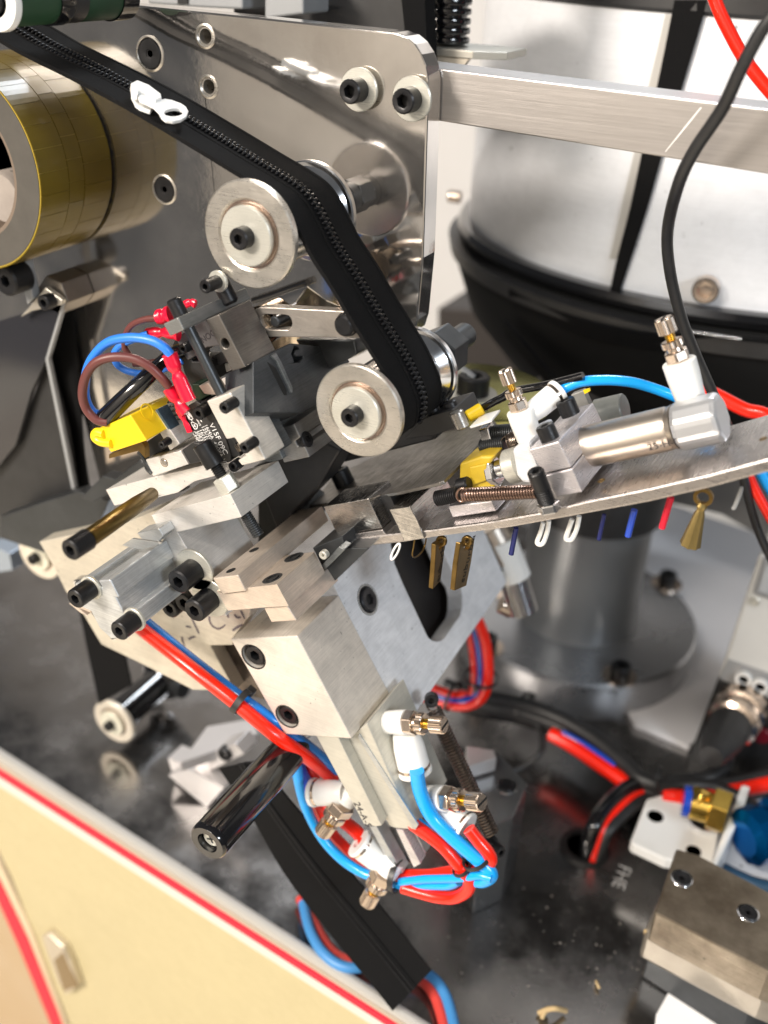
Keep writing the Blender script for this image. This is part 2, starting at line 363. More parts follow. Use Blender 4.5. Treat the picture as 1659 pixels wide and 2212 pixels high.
# -------- white drum with black rings and tapes
dc = Zp(1600, 120, 50); dc = CAM + ray(1600, 440) * 74; dc = Vector((dc.x, dc.y, 0))
def zat0(u, v):                                       # height where a ray meets the drum's upright axis plane
    p = pl(u, v, dc, Vector((ray(1600, 440).x, ray(1600, 440).y, 0)).normalized()); return p.z
dw = thing('feeder_drum', 'white painted feeder drum with black rim rings and crossing zipper tapes', 'drum', dc + ZD * 25)
R = 19.6
def dr(u, v, k=1.0, off=.25):                       # ray with the drum's outer wall
    r = ray(u, v); d = CAM - dc; RR = R * k + off; a = r.x ** 2 + r.y ** 2; b = 2 * (d.x * r.x + d.y * r.y); c = d.x ** 2 + d.y ** 2 - RR ** 2
    disc = b * b - 4 * a * c
    if disc < 0: t = -b / (2 * a)
    else: t = (-b - math.sqrt(disc)) / (2 * a)
    return CAM + r * t
zb = dr(1600, 672, 1, 0).z; ztop = dr(1600, 40, 1, 0).z
MBK = mat('matte_black_bowl', (.007, .007, .007), .75); MBK.node_tree.nodes['Principled BSDF'].inputs['Specular IOR Level'].default_value = .15
lathe('shell', [(R, 0), (R, ztop - zb), (0.01, ztop - zb)], dc + ZD * zb, ZD, WHP, dw, 120, 35)
lathe('rim_ring', [(R - .2, 0), (R + .6, .1), (R + .8, .5), (R + .6, .9), (R - .1, 1.0)], dc + ZD * (zb - .9), ZD, BLG, dw, 120)
lathe('rim_ring', [(R - .5, 0), (R + 1.2, .1), (R + 1.4, 1.1), (R - .2, 1.3)], dc + ZD * (zb - 2.4), ZD, BLM, dw, 120)
lathe('bowl', [(5, -13), (10, -12.2), (16, -9), (19, -5.5), (R + .7, -2), (R + .5, 0)], dc + ZD * (zb - 1), ZD, MBK, dw, 96)
lathe('lid', [(R + .1, 0), (R + .3, .2), (R + .2, 8), (.01, 8.2)], dc + ZD * (ztop + .01), ZD, BLM, dw, 96)
def dr(u, v, k=1.0, off=.25):                       # ray with the drum's outer wall
    r = ray(u, v); d = CAM - dc; RR = R * k + off; a = r.x ** 2 + r.y ** 2; b = 2 * (d.x * r.x + d.y * r.y); c = d.x ** 2 + d.y ** 2 - RR ** 2
    disc = b * b - 4 * a * c
    if disc < 0: t = -b / (2 * a)
    else: t = (-b - math.sqrt(disc)) / (2 * a)
    return CAM + r * t
def ribbon(name, PA, PB, m, par=None, th=.12, k=8, kind=None):
    PA, PB = spline(PA, k), spline(PB, k); vs, fs = [], []; n = len(PA)
    for i in range(n):
        t = PA[min(i + 1, n - 1)] - PA[max(i - 1, 0)]; nn = t.cross(PB[i] - PA[i]).normalized() * th / 2
        vs += [PA[i] + nn, PB[i] + nn, PB[i] - nn, PA[i] - nn]
    for i in range(n - 1):
        for j in range(4): fs.append((4 * i + j, 4 * i + (j + 1) % 4, 4 * i + 4 + (j + 1) % 4, 4 * i + 4 + j))
    fs += [(0, 1, 2, 3), (4 * n - 4, 4 * n - 3, 4 * n - 2, 4 * n - 1)]
    return mk(name, vs, fs, m, par, 30, 0, kind)
cl = C_([(1060, 0), (1010, 250), (950, 540), (850, 980), (770, 1350), (690, 1659)]) + F_([(640, 230)])
cr_ = C_([(1270, 0), (1200, 250), (1110, 550), (975, 1010), (880, 1350), (780, 1659)]) + F_([(700, 240)])
ribbon('tape_strap', [dr(u, v) for u, v in cl], [dr(u, v) for u, v in cr_], FAB, dw)
def dseam(name, pts, w_, m, off): return ribbon(name, [dr(u, v, 1, off) for u, v in pts], [dr(u + w_, v + 2, 1, off) for u, v in pts], m, dw, .05)
dseam('seam_strip', C_([(1000, 90), (945, 330), (900, 520), (800, 980), (735, 1250), (640, 1659)]), 24, mat('seam_grey', (.46, .45, .43), .5), .08)
p = dr(*F_(1265, 190)); nn = Vector((p.x - dc.x, p.y - dc.y, 0)).normalized()
screw(p, nn, .75, .8, NKL, dw, flat=True)
p = dr(978, 424, 1, 0); nn = Vector((-1, -.1, 0)); screw(p + Vector((.6, 0, 0)), nn, .45, .9, NKL, dw, flat=True)
for pt in (((1100, 625), (1260, 690), (1400, 720), (1500, 722), (1680, 735)), ((1090, 690), (1150, 760), (1210, 830), (1250, 900), (1240, 980))):
    ribbon('hanging_tape', [dr(u, v, 1.02, 1) for u, v in pt], [dr(u + 4, v + 34, 1.02, .4) for u, v in pt], FAB, dw, .2)
tp = [dr(x, y, 1.02, 1.5) for x, y in F_([(1150, 470), (1250, 485), (1350, 500), (1480, 520)])]
sp_ = spline(tp, 9)
def beads(name, P, r, m, par, up=ZD, kind='stuff'):
    bm = bmesh.new()
    for q in P:
        g = bmesh.ops.create_icosphere(bm, subdivisions=1, radius=r * S); bmesh.ops.translate(bm, verts=g['verts'], vec=q * S)
    me = bpy.data.meshes.new(name); bm.to_mesh(me); bm.free(); me.shade_smooth(); return link(name, me, m, par, kind)
beads('zip_teeth', sp_, .10, CHR, dw)

solo(extrude('dark_cabinet', [Y(u, v, 52) for u, v in ((945, 665), (1800, 720), (1800, 1010), (1300, 1030), (1060, 1030), (945, 960))], YD * 14, mat('dark_brown_cover', (.030, .024, .021), .6), bev=.2), 'dark brown cabinet standing behind the black bowl of the drum', 'cabinet')
# -------- column and round base
b_ = Zp(1246, 1318, 3.2)
co = thing('feeder_column', 'grey column on a thick round bolted base plate under the drum', 'column', Vector((b_.x, b_.y, 0)))
bc = Vector((b_.x, b_.y, 0)); RB = 254 * depth(b_) / F
lathe('base_plate', [(RB, 0), (RB, 3.0), (RB - .2, 3.2), (.01, 3.2)], bc + ZD * .01, ZD, mat('turned_grey_base', (.42, .43, .45), .24, .8, .15, 6, rvar=.1), co, 96)
RC = 128 * depth(b_) / F * .97
bu = Zp(1245, 1250, 3.2); bcu = Vector((bc.x, bc.y, 0))
lathe('pillar', [(RC * 1.06, 3.21), (RC, 4.2), (RC, 14)], bcu, ZD, mat('grey_pillar', (.26, .27, .28), .38, .6, .15, 5), co, 64)
lathe('motor_housing', [(RC * 1.0, 12.6), (RC * 1.14, 13.0), (RC * 1.2, 26)], bcu, ZD, BLM, co, 64)
for u, v in ((1440, 1262), (1338, 1462), (1052, 1400), (1105, 1290)):
    q = Zp(u, v, 3.2); ringy('washer', [(.5, 0), (1.25, 0), (1.25, .16), (.5, .16)], q + ZD * .01, ZD, NKL, co, 32)
    screw(q + ZD * .17, ZD, .72, .95, BLK, co)

# -------- steel bar behind the plate
YP = -4.5
by0 = YP + 1.25
bar = thing('support_bar', 'brushed flat steel bar bolted behind the corner of the polished plate', 'bar', Y(1000, 200, by0))
bt = [(850, 136), (960, 150), (1659, 236), (1820, 257), (1820, 402), (1659, 376), (960, 263), (850, 246)]
py('bar_body', bt, by0, by0 + 2.2, BRU, bar, bev=.05)
stroke('scratch', [Y(*C_(1230, 690), by0), Y(*C_(1000, 975), by0)], .03, NY, mat('bright_scratch', (.9, .88, .86), .4, .3), bar)

# -------- corrugated hose and its bracket
hb = Y(*B_(1205, 290), 8.0); hr = rad(hb, 52)
h = thing('corrugated_hose', 'black corrugated hose standing on the small grey bracket', 'hose', hb)
prof = []
for i in range(34): prof += [(hr * .84, i * .43), (hr * .97, i * .43 + .05), (hr, i * .43 + .17), (hr * .97, i * .43 + .29), (hr * .84, i * .43 + .34)]
lathe('hose_body', prof, hb + ZD * .1, ZD, BLG, h, 40)
hk = thing('hose_bracket', 'thin grey bracket plate under the corrugated hose', 'bracket', hb - ZD * .6)
extrude('plate', [Y(*B_(x, y), 8) for x, y in ((1130, 310), (1380, 345), (1380, 360), (1140, 345))] and [hb + Vector((-3.3, -1.6, 0)), hb + Vector((2.2, -1.6, 0)), hb + Vector((3.6, -.6, 0)), hb + Vector((3.6, 2, 0)), hb + Vector((-3.3, 2, 0))], ZD * -.35, mat('grey_bracket', (.45, .43, .38), .45, .6, .1, 40), hk)
extrude('web', [hb + Vector((-3, -1.5, -.36)), hb + Vector((2, -1.5, -.36)), hb + Vector((.8, -1.5, -2.0)), hb + Vector((-3, -1.5, -2.0))], YD * .3, mat('bracket_beige', (.55, .5, .42), .45, .5), hk)

# -------- dark machinery behind the top edge of the plate
bk = thing('upper_housing', 'black and grey housing behind the top edge of the polished plate', 'housing', Y(700, 20, 6))
py('dark_cover', [(500, -60), (905, -60), (905, 130), (700, 130), (500, 90)], 6, 12, BLM, bk, bev=.3)
py('dark_cover', [(860, -60), (915, -60), (925, 150), (880, 130)], 4.5, 5.6, FAB, bk, bev=.05)
py('grey_block', A_([(950, -80), (1560, -40), (1560, 60), (1300, 48), (950, 22)]), 2.4, 5, GRY, bk, bev=.1)
py('grey_strip', A_([(1700, -90), (1950, -90), (1950, 90), (1700, 120)]), 2.6, 5, GRY, bk, bev=.1)
py('dark_groove', A_([(1140, -80), (1205, -80), (1205, 25), (1140, 25)]), 2.3, 2.5, HOL, bk, bev=0)

# -------- tubes and cable on the upper right
tube_things = []
def cable(name, P, r, m, label, cat, group=None, seg=14):
    o = tube(name, P, r, m, None, seg); return solo(o, label, cat, group)
cable('air_tube', [Y(u, v, 9) for u, v in ((1525, -60), (1548, 10), (1572, 62), (1610, 130), (1665, 200), (1740, 280))], rad(Y(1600, 100, 9), 14), RED, 'red air tube curving down across the white drum top', 'air tube')
cable('power_cable', [Y(u, v, y) for u, v, y in ((1700, 0, -6), (1648, 62, -6), (1600, 150, -5.8), (1560, 235, -5.4), (1500, 325, -5), (1465, 400, -4.5), (1442, 500, -3), (1448, 590, -2), (1470, 680, -1), (1500, 760, 0), (1540, 850, 1), (1575, 930, 2), (1600, 1010, 3), (1640, 1150, 5), (1700, 1270, 6))], rad(Y(1450, 500, -3), 13), BLM, 'thick black cable looping in front of the drum and the steel bar', 'cable')
cable('air_tube', [Y(u, v, 6) for u, v in ((1500, 830), (1560, 860), (1610, 885), (1660, 900), (1720, 960))], .35, RED, 'red air tube passing behind the feed rail end', 'air tube')
cable('air_tube', [Y(u, v, 4) for u, v in ((1590, 960), (1625, 1045), (1665, 1120), (1730, 1240))], rad(Y(1620, 1050, 4), 11), RED, 'red air tube hanging below the feed rail end', 'air tube')
cable('air_tube', [Y(u, v, 4.6) for u, v in ((1610, 950), (1655, 1040), (1700, 1110), (1760, 1220))], rad(Y(1655, 1050, 4.6), 13), BLU, 'light blue air tube hanging beside the red one below the rail', 'air tube')
solo(extrude('dark_cover_panel', [Y(u, v, 30) for u, v in ((1400, 1000), (1700, 1000), (1700, 1230), (1660, 1170), (1560, 1112), (1395, 1075))], YD * 2, mat('dark_grey_cover', (.13, .125, .12), .5), bev=.1), 'dark grey cover panel behind the hanging slider pulls', 'cover panel')

# -------- main polished plate
def ppt(t, *a): return t(*a)
corner = [B_(880, 208), B_(950, 232), B_(1010, 285), B_(1052, 350), B_(1080, 430), B_(1094, 520)]
plate_loop = [(-120, -28), (262, 8), (557, 38)] + corner + [(925, 202), (922, 302), (914, 557), (902, 691), (893, 720), (770, 706), (745, 668), (702, 650), (664, 622), (640, 655), (560, 700), (500, 760), (486, 1000), (420, 1040), (215, 1040), (180, 900), (60, 800), (-40, 700), (-120, 600)]
pt = thing('side_plate', 'large polished steel side plate with rounded corner, bolts and threaded holes', 'plate', Y(900, 690, YP))
hl = []
for (u, v) in (A_(1320, 233), A_(1341, 558)):
    c = Y(u, v, YP); hl.append([c + Vector((math.cos(a), 0, math.sin(a))) * .36 for a in [2 * math.pi * i / 24 for i in range(24)]])
extrude('plate_body', [Y(u, v, YP) for u, v in plate_loop], YD * 1.2, PLT, pt, hl, bev=.07)
for (u, v) in (A_(1320, 233), A_(1341, 558)):
    c = Y(u, v, YP)
    ringy('threaded_insert', [(.30, .02), (.50, .02), (.50, -.03), (.42, -.06), (.36, .0), (.31, .12), (.35, .2), (.31, .3), (.35, .4), (.31, .5), (.31, .9), (.35, .9)], c, YD, FLG, pt)
    cyl('hole_bottom', c + YD * 1.0, c + YD * 1.25, .34, HOL, pt)
for (u, v, rp) in ((*A_(965, 345), 37), (*A_(1058, 1218), 32)):
    c = Y(u, v, YP); r = rad(c, rp)
    ringy('countersink', [(r * .86, 0), (r, 0), (r, -.03), (r * .9, -.07), (r * .86, -.04)], c, YD, FLG, pt)
    screw(c - YD * .0, NY, r * .87, .06, BLK, pt, depthk=.9, flat=True, hexr=.34)
sy(*B_(585, 590), YP - 1.1, 26, .75, pt, 1.75)
sy(*B_(928, 652), YP - 1.1, 27, .75, pt, 1.75)
# upper folded sheet under the plate (second bearing block seen between the parts)
bb = thing('bearing_roller', 'brown-toned polished cylinder seen under the lower edge of the side plate', 'roller', Y(650, 650, 1.5))
p0 = Y(*M2(520, 60), 1.4)
lathe('barrel', [(3.0, -1.5), (3.0, 2.2), (2.8, 2.3)], Y(*M2(700, 520), 2), (WD * .35 - HD).normalized(), mat('smeared_chrome', (.62, .52, .38), .22, 1, .5, 60, stretch=(6, 6, .6), dark=(.25, .2, .14)), bb, 48)
tube('rim_wire', [Y(u, v, YP - .3) for u, v in M2([(-60, 215), (150, 150), (400, 60), (640, -20)])], .16, BLG, bb)

# -------- tape roll
rc = Y(-79, 362, -9.3); RR = rad(rc, 218); RL = 4.6
rt = thing('tape_roll', 'roll of olive translucent film labels on a grey cardboard core', 'roll', rc)
ringy('core', [(RR * .70, 0), (RR * .985, 0), (RR * .985, RL), (RR * .70, RL)], rc, YD, KRF, rt, 96)
ringy('core_liner', [(RR * .66, .05), (RR * .702, .03), (RR * .702, RL * .9), (RR * .66, RL * .9)], rc, YD, mat('core_brown', (.16, .12, .09), .7), rt, 64)
lathe('core_shade', [(RR * .69, 3.3), (.1, 3.3)], rc, YD, mat('core_shade_brown', (.012, .008, .007), .8), rt, 48)  # near-black disc stands in for shade in the empty core
lathe('hub_plate', [(1.2, 3.2), (1.2, 1.5), (1.1, 1.3), (.01, 1.3)], rc + Vector((.7, 0, -1.5)), YD, mat('speckled_hub', (.34, .30, .27), .6, .1, .2, 60, specks=60), rt, 48)
ringy('film', [(RR * .96, .03), (RR, .03), (RR, RL), (RR * .96, RL)], rc, YD, FLA, rt, 96)
lab = None
for i in range(20):
    for k, (t0, t1) in enumerate(((.02, 1.75), (1.79, 2.75), (2.79, RL + .02))):
        a0_, a1_ = math.radians(-118 + i * 12.2 + (4 if k == 1 else 0)), math.radians(-118 + i * 12.2 + 11.9 + (4 if k == 1 else 0)); vs, fs = [], []
        ro = RR + .03 + .015 * random.random()
        for j in range(5):
            a = a0_ + (a1_ - a0_) * j / 4; d = Vector((math.cos(a), 0, math.sin(a)))
            for rr in (ro, RR - .01): vs += [rc + d * rr + YD * t0, rc + d * rr + YD * t1]
        for j in range(4):
            b = j * 4; fs += [(b, b + 1, b + 5, b + 4), (b + 2, b + 3, b + 7, b + 6), (b, b + 2, b + 6, b + 4), (b + 1, b + 3, b + 7, b + 5)]
        fs += [(0, 1, 3, 2), (16, 17, 19, 18)]
        mk('film_label', vs, fs, FLM, rt)

# -------- guide rollers
def roller(label, u, v, y0, y1, rpx, scr, body_r=.74, body=CHR, fl=FLG, screwr=.205, cap=ZNC, group='flanged guide rollers', shaft=None, name='guide_roller'):
    c = Y(u, v, y0); R_ = rad(c, rpx); L = y1 - y0; g = thing(name, label, 'roller', c, group)
    f = .32
    ringy('flange', [(R_ * .64, f), (R_ * .64, .06), (R_ * .68, .0), (R_ * .97, 0), (R_, .05), (R_, f - .05), (R_ * .97, f)], c, YD, fl, g, 72)
    ringy('bearing', [(R_ * .5, .12), (R_ * .53, .09), (R_ * .60, .09), (R_ * .615, .13), (R_ * .64, .13), (R_ * .64, f), (R_ * .5, f)], c, YD, mat('bearing_pink_steel', (.66, .54, .48), .25, 1), g, 64)
    lathe('drum', [(R_ * .9, f), (R_ * body_r, f + .35), (R_ * body_r, L - f - .35), (R_ * .9, L - f)], c, YD, body, g, 72)
    ringy('flange', [(R_ * .3, L - f), (R_ * .97, L - f), (R_, L - f + .05), (R_, L - .05), (R_ * .97, L), (R_ * .3, L)], c, YD, CHR, g, 72)
    wp = R_ * .22
    lathe('washer', [(R_ * .50, .1), (R_ * .56, -.02), (R_ * .56, -.16), (R_ * .54, -.2), (.02, -.2)], c, YD, cap, g, 56)
    screw(c - YD * .2, NY, R_ * screwr, .48, par=g, hexr=.5)
    if shaft: cyl('shaft', c + YD * (L - .05), c + YD * (L + shaft), R_ * .28, BLK, g)
    return g, c, R_, L
g1, c1, R1, L1 = roller('flanged guide roller high on the plate, where the zipper tape bends down', *E_(-62, -145), -11.5, -6.8, 117, 0, shaft=0)
x_, y_, n_ = frame(YD)
cyl('collar', c1 + YD * (L1 - .02), c1 + YD * (L1 + .6), R1 * .34, STD, g1)
nut('hex_standoff', c1 + YD * (L1 + .5), c1 + YD * (L1 + 1.7), R1 * .38, STD, g1)
cyl('shaft', c1 + YD * (L1 + 1.6), Vector((c1.x, YP, c1.z)), R1 * .33, STD, g1)
g2, c2, R2, L2 = roller('lower flanged guide roller, where the zipper tape turns under', *E_(640, 990), -11.7, -6.5, 106, 0)
cyl('collar', c2 + YD * (L2 - .02), c2 + YD * (L2 + 1.6), R2 * .42, STD, g2)
nut('hex_standoff', c2 + YD * (L2 + 1.5), c2 + YD * (L2 + 3.0), R2 * .62, STD, g2, .5)
cyl('shaft', c2 + YD * (L2 + 3.0), c2 + YD * (L2 + 5.0), R2 * .3, STD, g2)
# small rollers: by the bed and behind the cream plate
def lowroller(label, u, v, rpx, y1len, zc=None, y0=None):
    c = Zp(u, v, zc) if zc is not None else Y(u, v, y0)
    return roller(label, u, v, c.y, c.y + y1len, rpx, 0, body_r=.66, body=BLG, fl=mat('cream_flange', (.68, .62, .52), .4, .3), cap=mat('cream_washer', (.70, .68, .56), .4, .2))
lowroller('small black-bodied roller with cream flange standing just above the dark bed', *G_(728, 1325), 53, 5.4, zc=2.3)
lowroller('cream flanged roller partly hidden behind the corner of the cream plate', 84, 1200, 58, 3.0, y0=-5)
# green and black roller in the top corner
gc = Y(-12, 2, -13.0); gr = rad(gc, 62)
g = thing('rubber_roller', 'green and black grooved rubber roller with a white end ring', 'roller', gc)
ringy('end_ring', [(gr * .55, 0), (gr * .97, 0), (gr, .06), (gr, .3), (gr * .55, .3)], gc, YD, WHT, g)
cyl('end_screw', gc - YD * .1, gc + YD * .4, gr * .4, BLK, g)
lathe('end_disc', [(gr * .55, .1), (.02, .1)], gc, YD, STW, g)
lathe('rubber_body', [(gr * .6, .3), (gr * .86, .35), (gr * .86, 2.6), (gr * .80, 2.62), (gr * .80, 4.0), (gr * .86, 4.1), (gr * .86, 7), (gr * .3, 7.05)], gc, YD, GRN, g, 48)
for t in (2.45, 6.0): ringy('black_ring', [(gr * .8, t), (gr * .92, t), (gr * .92, t + .7 if t < 3 else t + .95), (gr * .8, t + .95)], gc, YD, BLG, g)
ringy('black_band', [(gr * .8, 2.6), (gr * .875, 2.7), (gr * .875, 4.0), (gr * .8, 4.05)], gc, YD, BLM, g)

# -------- zipper tape over the two rollers
y_n, y_f = -11.0, -7.55
near = [(-110, 20), (0, 87), (50, 116), (168, 175), (286, 239), (420, 319), (500, 368), (560, 404), (601, 433), (628, 467), (651, 510), (675, 557), (719, 624), (759, 692), (799, 756), (826, 799), (846, 838), (862, 876), (868, 905), (862, 940)]
P = [Y(u, v, y_n) for u, v in near]
c2b = Vector((c2.x, y_n, c2.z)); rb = R2 * .76
last = P[-1] - c2b; a = math.atan2(last.z, last.x)
for k in range(1, 8):
    aa = a - k * .26; P.append(c2b + Vector((math.cos(aa), 0, math.sin(aa))) * max(rb + .08, last.length * (1 - k * .05)))
SPN = spline(P, 6)
zt = thing('zipper_tape', 'black nylon zipper tape running over the two big guide rollers', 'zipper tape', P[9])
W_ = y_f - y_n
def tapebody(name, y0, y1, th=.10, par=zt, P_=SPN):
    vs, fs = [], []; n = len(P_)
    for i, q in enumerate(P_):
        t = (P_[min(i + 1, n - 1)] - P_[max(i - 1, 0)]).normalized(); nn = t.cross(YD).normalized() * th / 2
        for yy in (y0, y1):
            vs.append(q + YD * yy + nn)
        for yy in (y1, y0): vs.append(q + YD * yy - nn)
    for i in range(n - 1):
        for j in range(4): fs.append((4 * i + j, 4 * i + (j + 1) % 4, 4 * i + 4 + (j + 1) % 4, 4 * i + 4 + j))
    fs += [(0, 1, 2, 3), (4 * n - 4, 4 * n - 3, 4 * n - 2, 4 * n - 1)]
    return mk(name, vs, fs, FAB, par, 30)
tapebody('tape', 0, W_)
tapebody('cord_hem', -.03, .10, .16); tapebody('cord_hem', W_ - .10, W_ + .03, .16)
tapebody('raised_weave', W_ * .5 - .52, W_ * .5 - .36, .17); tapebody('raised_weave', W_ * .5 + .36, W_ * .5 + .52, .17)
# teeth along the middle
dist = [0]
for i in range(1, len(SPN)): dist.append(dist[-1] + (SPN[i] - SPN[i - 1]).length)
def along(s):
    for i in range(1, len(SPN)):
        if dist[i] >= s:
            t = (s - dist[i - 1]) / (dist[i] - dist[i - 1]); return SPN[i - 1].lerp(SPN[i], t), (SPN[i] - SPN[i - 1]).normalized()
    return SPN[-1], (SPN[-1] - SPN[-2]).normalized()
bm = bmesh.new(); s = 0.2; n_i = 0
slider_s = None
sp0 = Y(*A_(905, 640), y_n + W_ * .5)
best = min(range(len(SPN)), key=lambda i: (SPN[i] - Vector((sp0.x, SPN[i].y, sp0.z))).length); slider_s = dist[best]
while s < dist[-1] - .1:
    q, t = along(s); nn = YD.cross(t).normalized()
    if nn.z < 0 and nn.x < 0: nn = -nn
    nn = -(t.cross(YD)).normalized(); nn = nn if nn.dot(CAM - q) > 0 else -nn
    gap = max(0, min(1, (slider_s - s) / 3.5)) * .26
    side = 1 if n_i % 2 else -1
    for sd in ((side,) if gap == 0 else (side,)):
        cy = W_ * .5 + sd * (.10 + gap)
        M_ = Matrix.Translation((q + YD * cy + nn * .10) * S) @ Matrix((t, YD, nn)).transposed().to_4x4() @ Matrix.Diagonal((.075 * S, .22 * S, .10 * S, 1))
        g = bmesh.ops.create_icosphere(bm, subdivisions=1, radius=1); bmesh.ops.transform(bm, verts=g['verts'], matrix=M_)
    s += .10; n_i += 1
me = bpy.data.meshes.new('coil_teeth'); bm.to_mesh(me); bm.free(); me.shade_smooth(); link('coil_teeth', me, COI, zt, 'stuff')
# slider
q, t = along(slider_s); nn = t.cross(YD).normalized(); nn = nn if nn.dot(CAM - q) > 0 else -nn
sl = thing('zipper_slider', 'white zipper slider with oval pull ring riding on the tape', 'slider', q + YD * W_ * .5)
def SP(u, v, h): return pl(u, v, q + nn * h, nn)
extrude('slider_body', [SP(u, v, .22) for u, v in A_([(850, 590), (885, 555), (990, 600), (1010, 640), (985, 690), (968, 712), (905, 690), (872, 665), (845, 610)])], -nn * .16, WHT, sl, bev=.03)
extrude('bridge', [SP(u, v, .62) for u, v in A_([(842, 532), (882, 512), (960, 543), (1035, 600), (1040, 622), (1000, 642), (985, 625), (940, 590), (895, 578), (885, 600), (850, 580)])], -nn * .30, WHT, sl, bev=.05)
extrude('pull_tab', [SP(u, v, .50) for u, v in A_([(888, 612), (900, 600), (960, 620), (1010, 642), (1060, 632), (1105, 640), (1165, 662), (1198, 685), (1212, 712), (1200, 745), (1165, 768), (1115, 777), (1068, 768), (1040, 745), (1022, 712), (990, 680), (940, 655), (900, 640)])], -nn * .14, WHT, sl,
        [[SP(u, v, .50) for u, v in circ(A_(1118, 720), 20.5, 24, 1, .42, -.08)]], bev=.04)
# ================================================================== THE PULLER HEAD (tilted parts)
def W(u, v, p0): return pl(u, v, p0, WD)
def Hh(u, v, p0): return pl(u, v, p0, HD)
def pw(name, poly, p0, th, m, par=None, holes=(), bev=.04, smooth=None):      # plate whose seen face looks along +WD
    return extrude(name, [W(u, v, p0) for u, v in poly], WD * -th, m, par, [[W(u, v, p0) for u, v in h] for h in holes], bev, smooth)
def ph(name, poly, p0, th, m, par=None, holes=(), bev=.03):                    # plate whose seen face looks up along -HD
    return extrude(name, [Hh(u, v, p0) for u, v in poly], HD * th, m, par, [[Hh(u, v, p0) for u, v in h] for h in holes], bev)
def edge_plane(a, b, y):                              # the face of a block swept along Y from the front edge a-b: its point, its outward normal
    p, q = Y(*a, y), Y(*b, y); n = (q - p).cross(YD).normalized(); n = n if n.dot(CAM - p) > 0 else -n
    return p, n
def hole_disc(name, p, n, r, par, m=None):                                     # a blind hole as a shallow disc, its inner shade painted by a dark colour
    lathe(name, [(r * 1.12, -.02), (r * 1.12, .012), (r, .014), (r * .95, .004), (.01, .004)], p, n, m or HOL, par, 28)
def ring_chamfer(p, n, r, par, m): ringy('chamfer', [(r * .92, -.02), (r * 1.1, -.02), (r * 1.1, .012), (r * .98, .018)], p, n, m, par, 36)

# --- A. cream back plate with pen marks
yb = -11.0
bp = thing('head_back_plate', 'cream aluminium plate with smeared pen marks behind the cylinder bolts', 'plate', Y(500, 1400, yb))
py('plate_body', G_([(250, 165), (470, 118), (800, 45), (1050, -60), (1400, -60), (1620, 500), (1605, 640), (1500, 780), (1495, 830), (1352, 832), (1420, 960), (1512, 1124), (1240, 1118), (940, 965), (650, 825), (540, 640), (420, 480), (340, 320)]), yb, yb + 1.1, mat('cream_aluminium', (.66, .61, .51), .45, .45, .10, 40, .08, 700, specks=150, grain=0.2), bp, bev=.05)
for q in ([M6(665, 1080), M6(700, 1150), M6(735, 1225), M6(750, 1260)], [M6(865, 1065), (M6(862, 1110)), M6(890, 1170), M6(950, 1205), M6(1000, 1190), M6(1035, 1160)], [M6(610, 1180), M6(665, 1190)],
          [M6(570, 1290), M6(575, 1340), M6(600, 1390)], [M6(640, 1320), M6(670, 1300), M6(715, 1290)], [M6(1200, 1010), M6(1240, 1100)], [M6(1110, 1225), M6(1160, 1190), M6(1220, 1160)], [M6(1050, 1030), M6(1065, 1090)], [M6(1130, 1050), M6(1160, 1085), M6(1200, 1080)], [M6(450, 1050), M6(480, 1090)]):
    stroke('pen_mark', [Y(u, v, yb) for u, v in q], .07, NY, mat('smeared_ink', (.12, .10, .11), .5) if 'smeared_ink' not in bpy.data.materials else bpy.data.materials['smeared_ink'], bp)
cu = thing('dark_post', 'dark worn steel post showing between the cream plate and the big clamp block', 'post', Y(490, 1430, -10))
py('post_body', G_([(1345, 820), (1520, 820), (1660, 1000), (1700, 1180), (1520, 1140)]), -10.2, -8, mat('brown_steel', (.16, .13, .11), .3, .85, .5, 60, dark=(.02, .02, .02)), cu)

# --- B. V shaped plate with slot, seen flat on
w0 = Y(756, 1263, -9.4) - WD * .9
vp = thing('slotted_plate', 'white aluminium plate with a long rounded slot, hanging below the feed rail', 'plate', W(900, 1400, w0))
slot = H_([(840, 100), (1130, 80), (1195, 235), (1262, 385), (1300, 440), (1313, 500), (1313, 590), (1300, 640), (1225, 745), (1200, 785), (1175, 802), (1150, 806), (1120, 798), (1095, 780), (1075, 740), (940, 450), (880, 310)])
pw('plate_body', H_([(600, 60), (1440, 60), (1600, 425), (1010, 1270), (900, 1270), (480, 430), (715, 205)]), w0, 1.0, ALUC, vp, [slot], bev=.04)
q = W(*H_(705, 537), w0); r = rad(q, 31)
hole_disc('counterbore', q, WD, r * 1.0, vp); ring_chamfer(q, WD, r * 1.0, vp, ALUG); screw(q - WD * .12, WD, r * .86, .26, par=vp, hexr=.5, flat=True, depthk=.8, m=mat('worn_black_screw', (.035, .035, .04), .3, .5))
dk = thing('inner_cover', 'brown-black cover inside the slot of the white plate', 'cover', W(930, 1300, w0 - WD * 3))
pw('cover_body', H_([(760, 60), (1300, 60), (1420, 500), (1250, 900), (1050, 900), (860, 500)]), w0 - WD * 1.6, .4, mat('brown_black', (.014, .011, .010), .5, .1, .3, 30), dk)

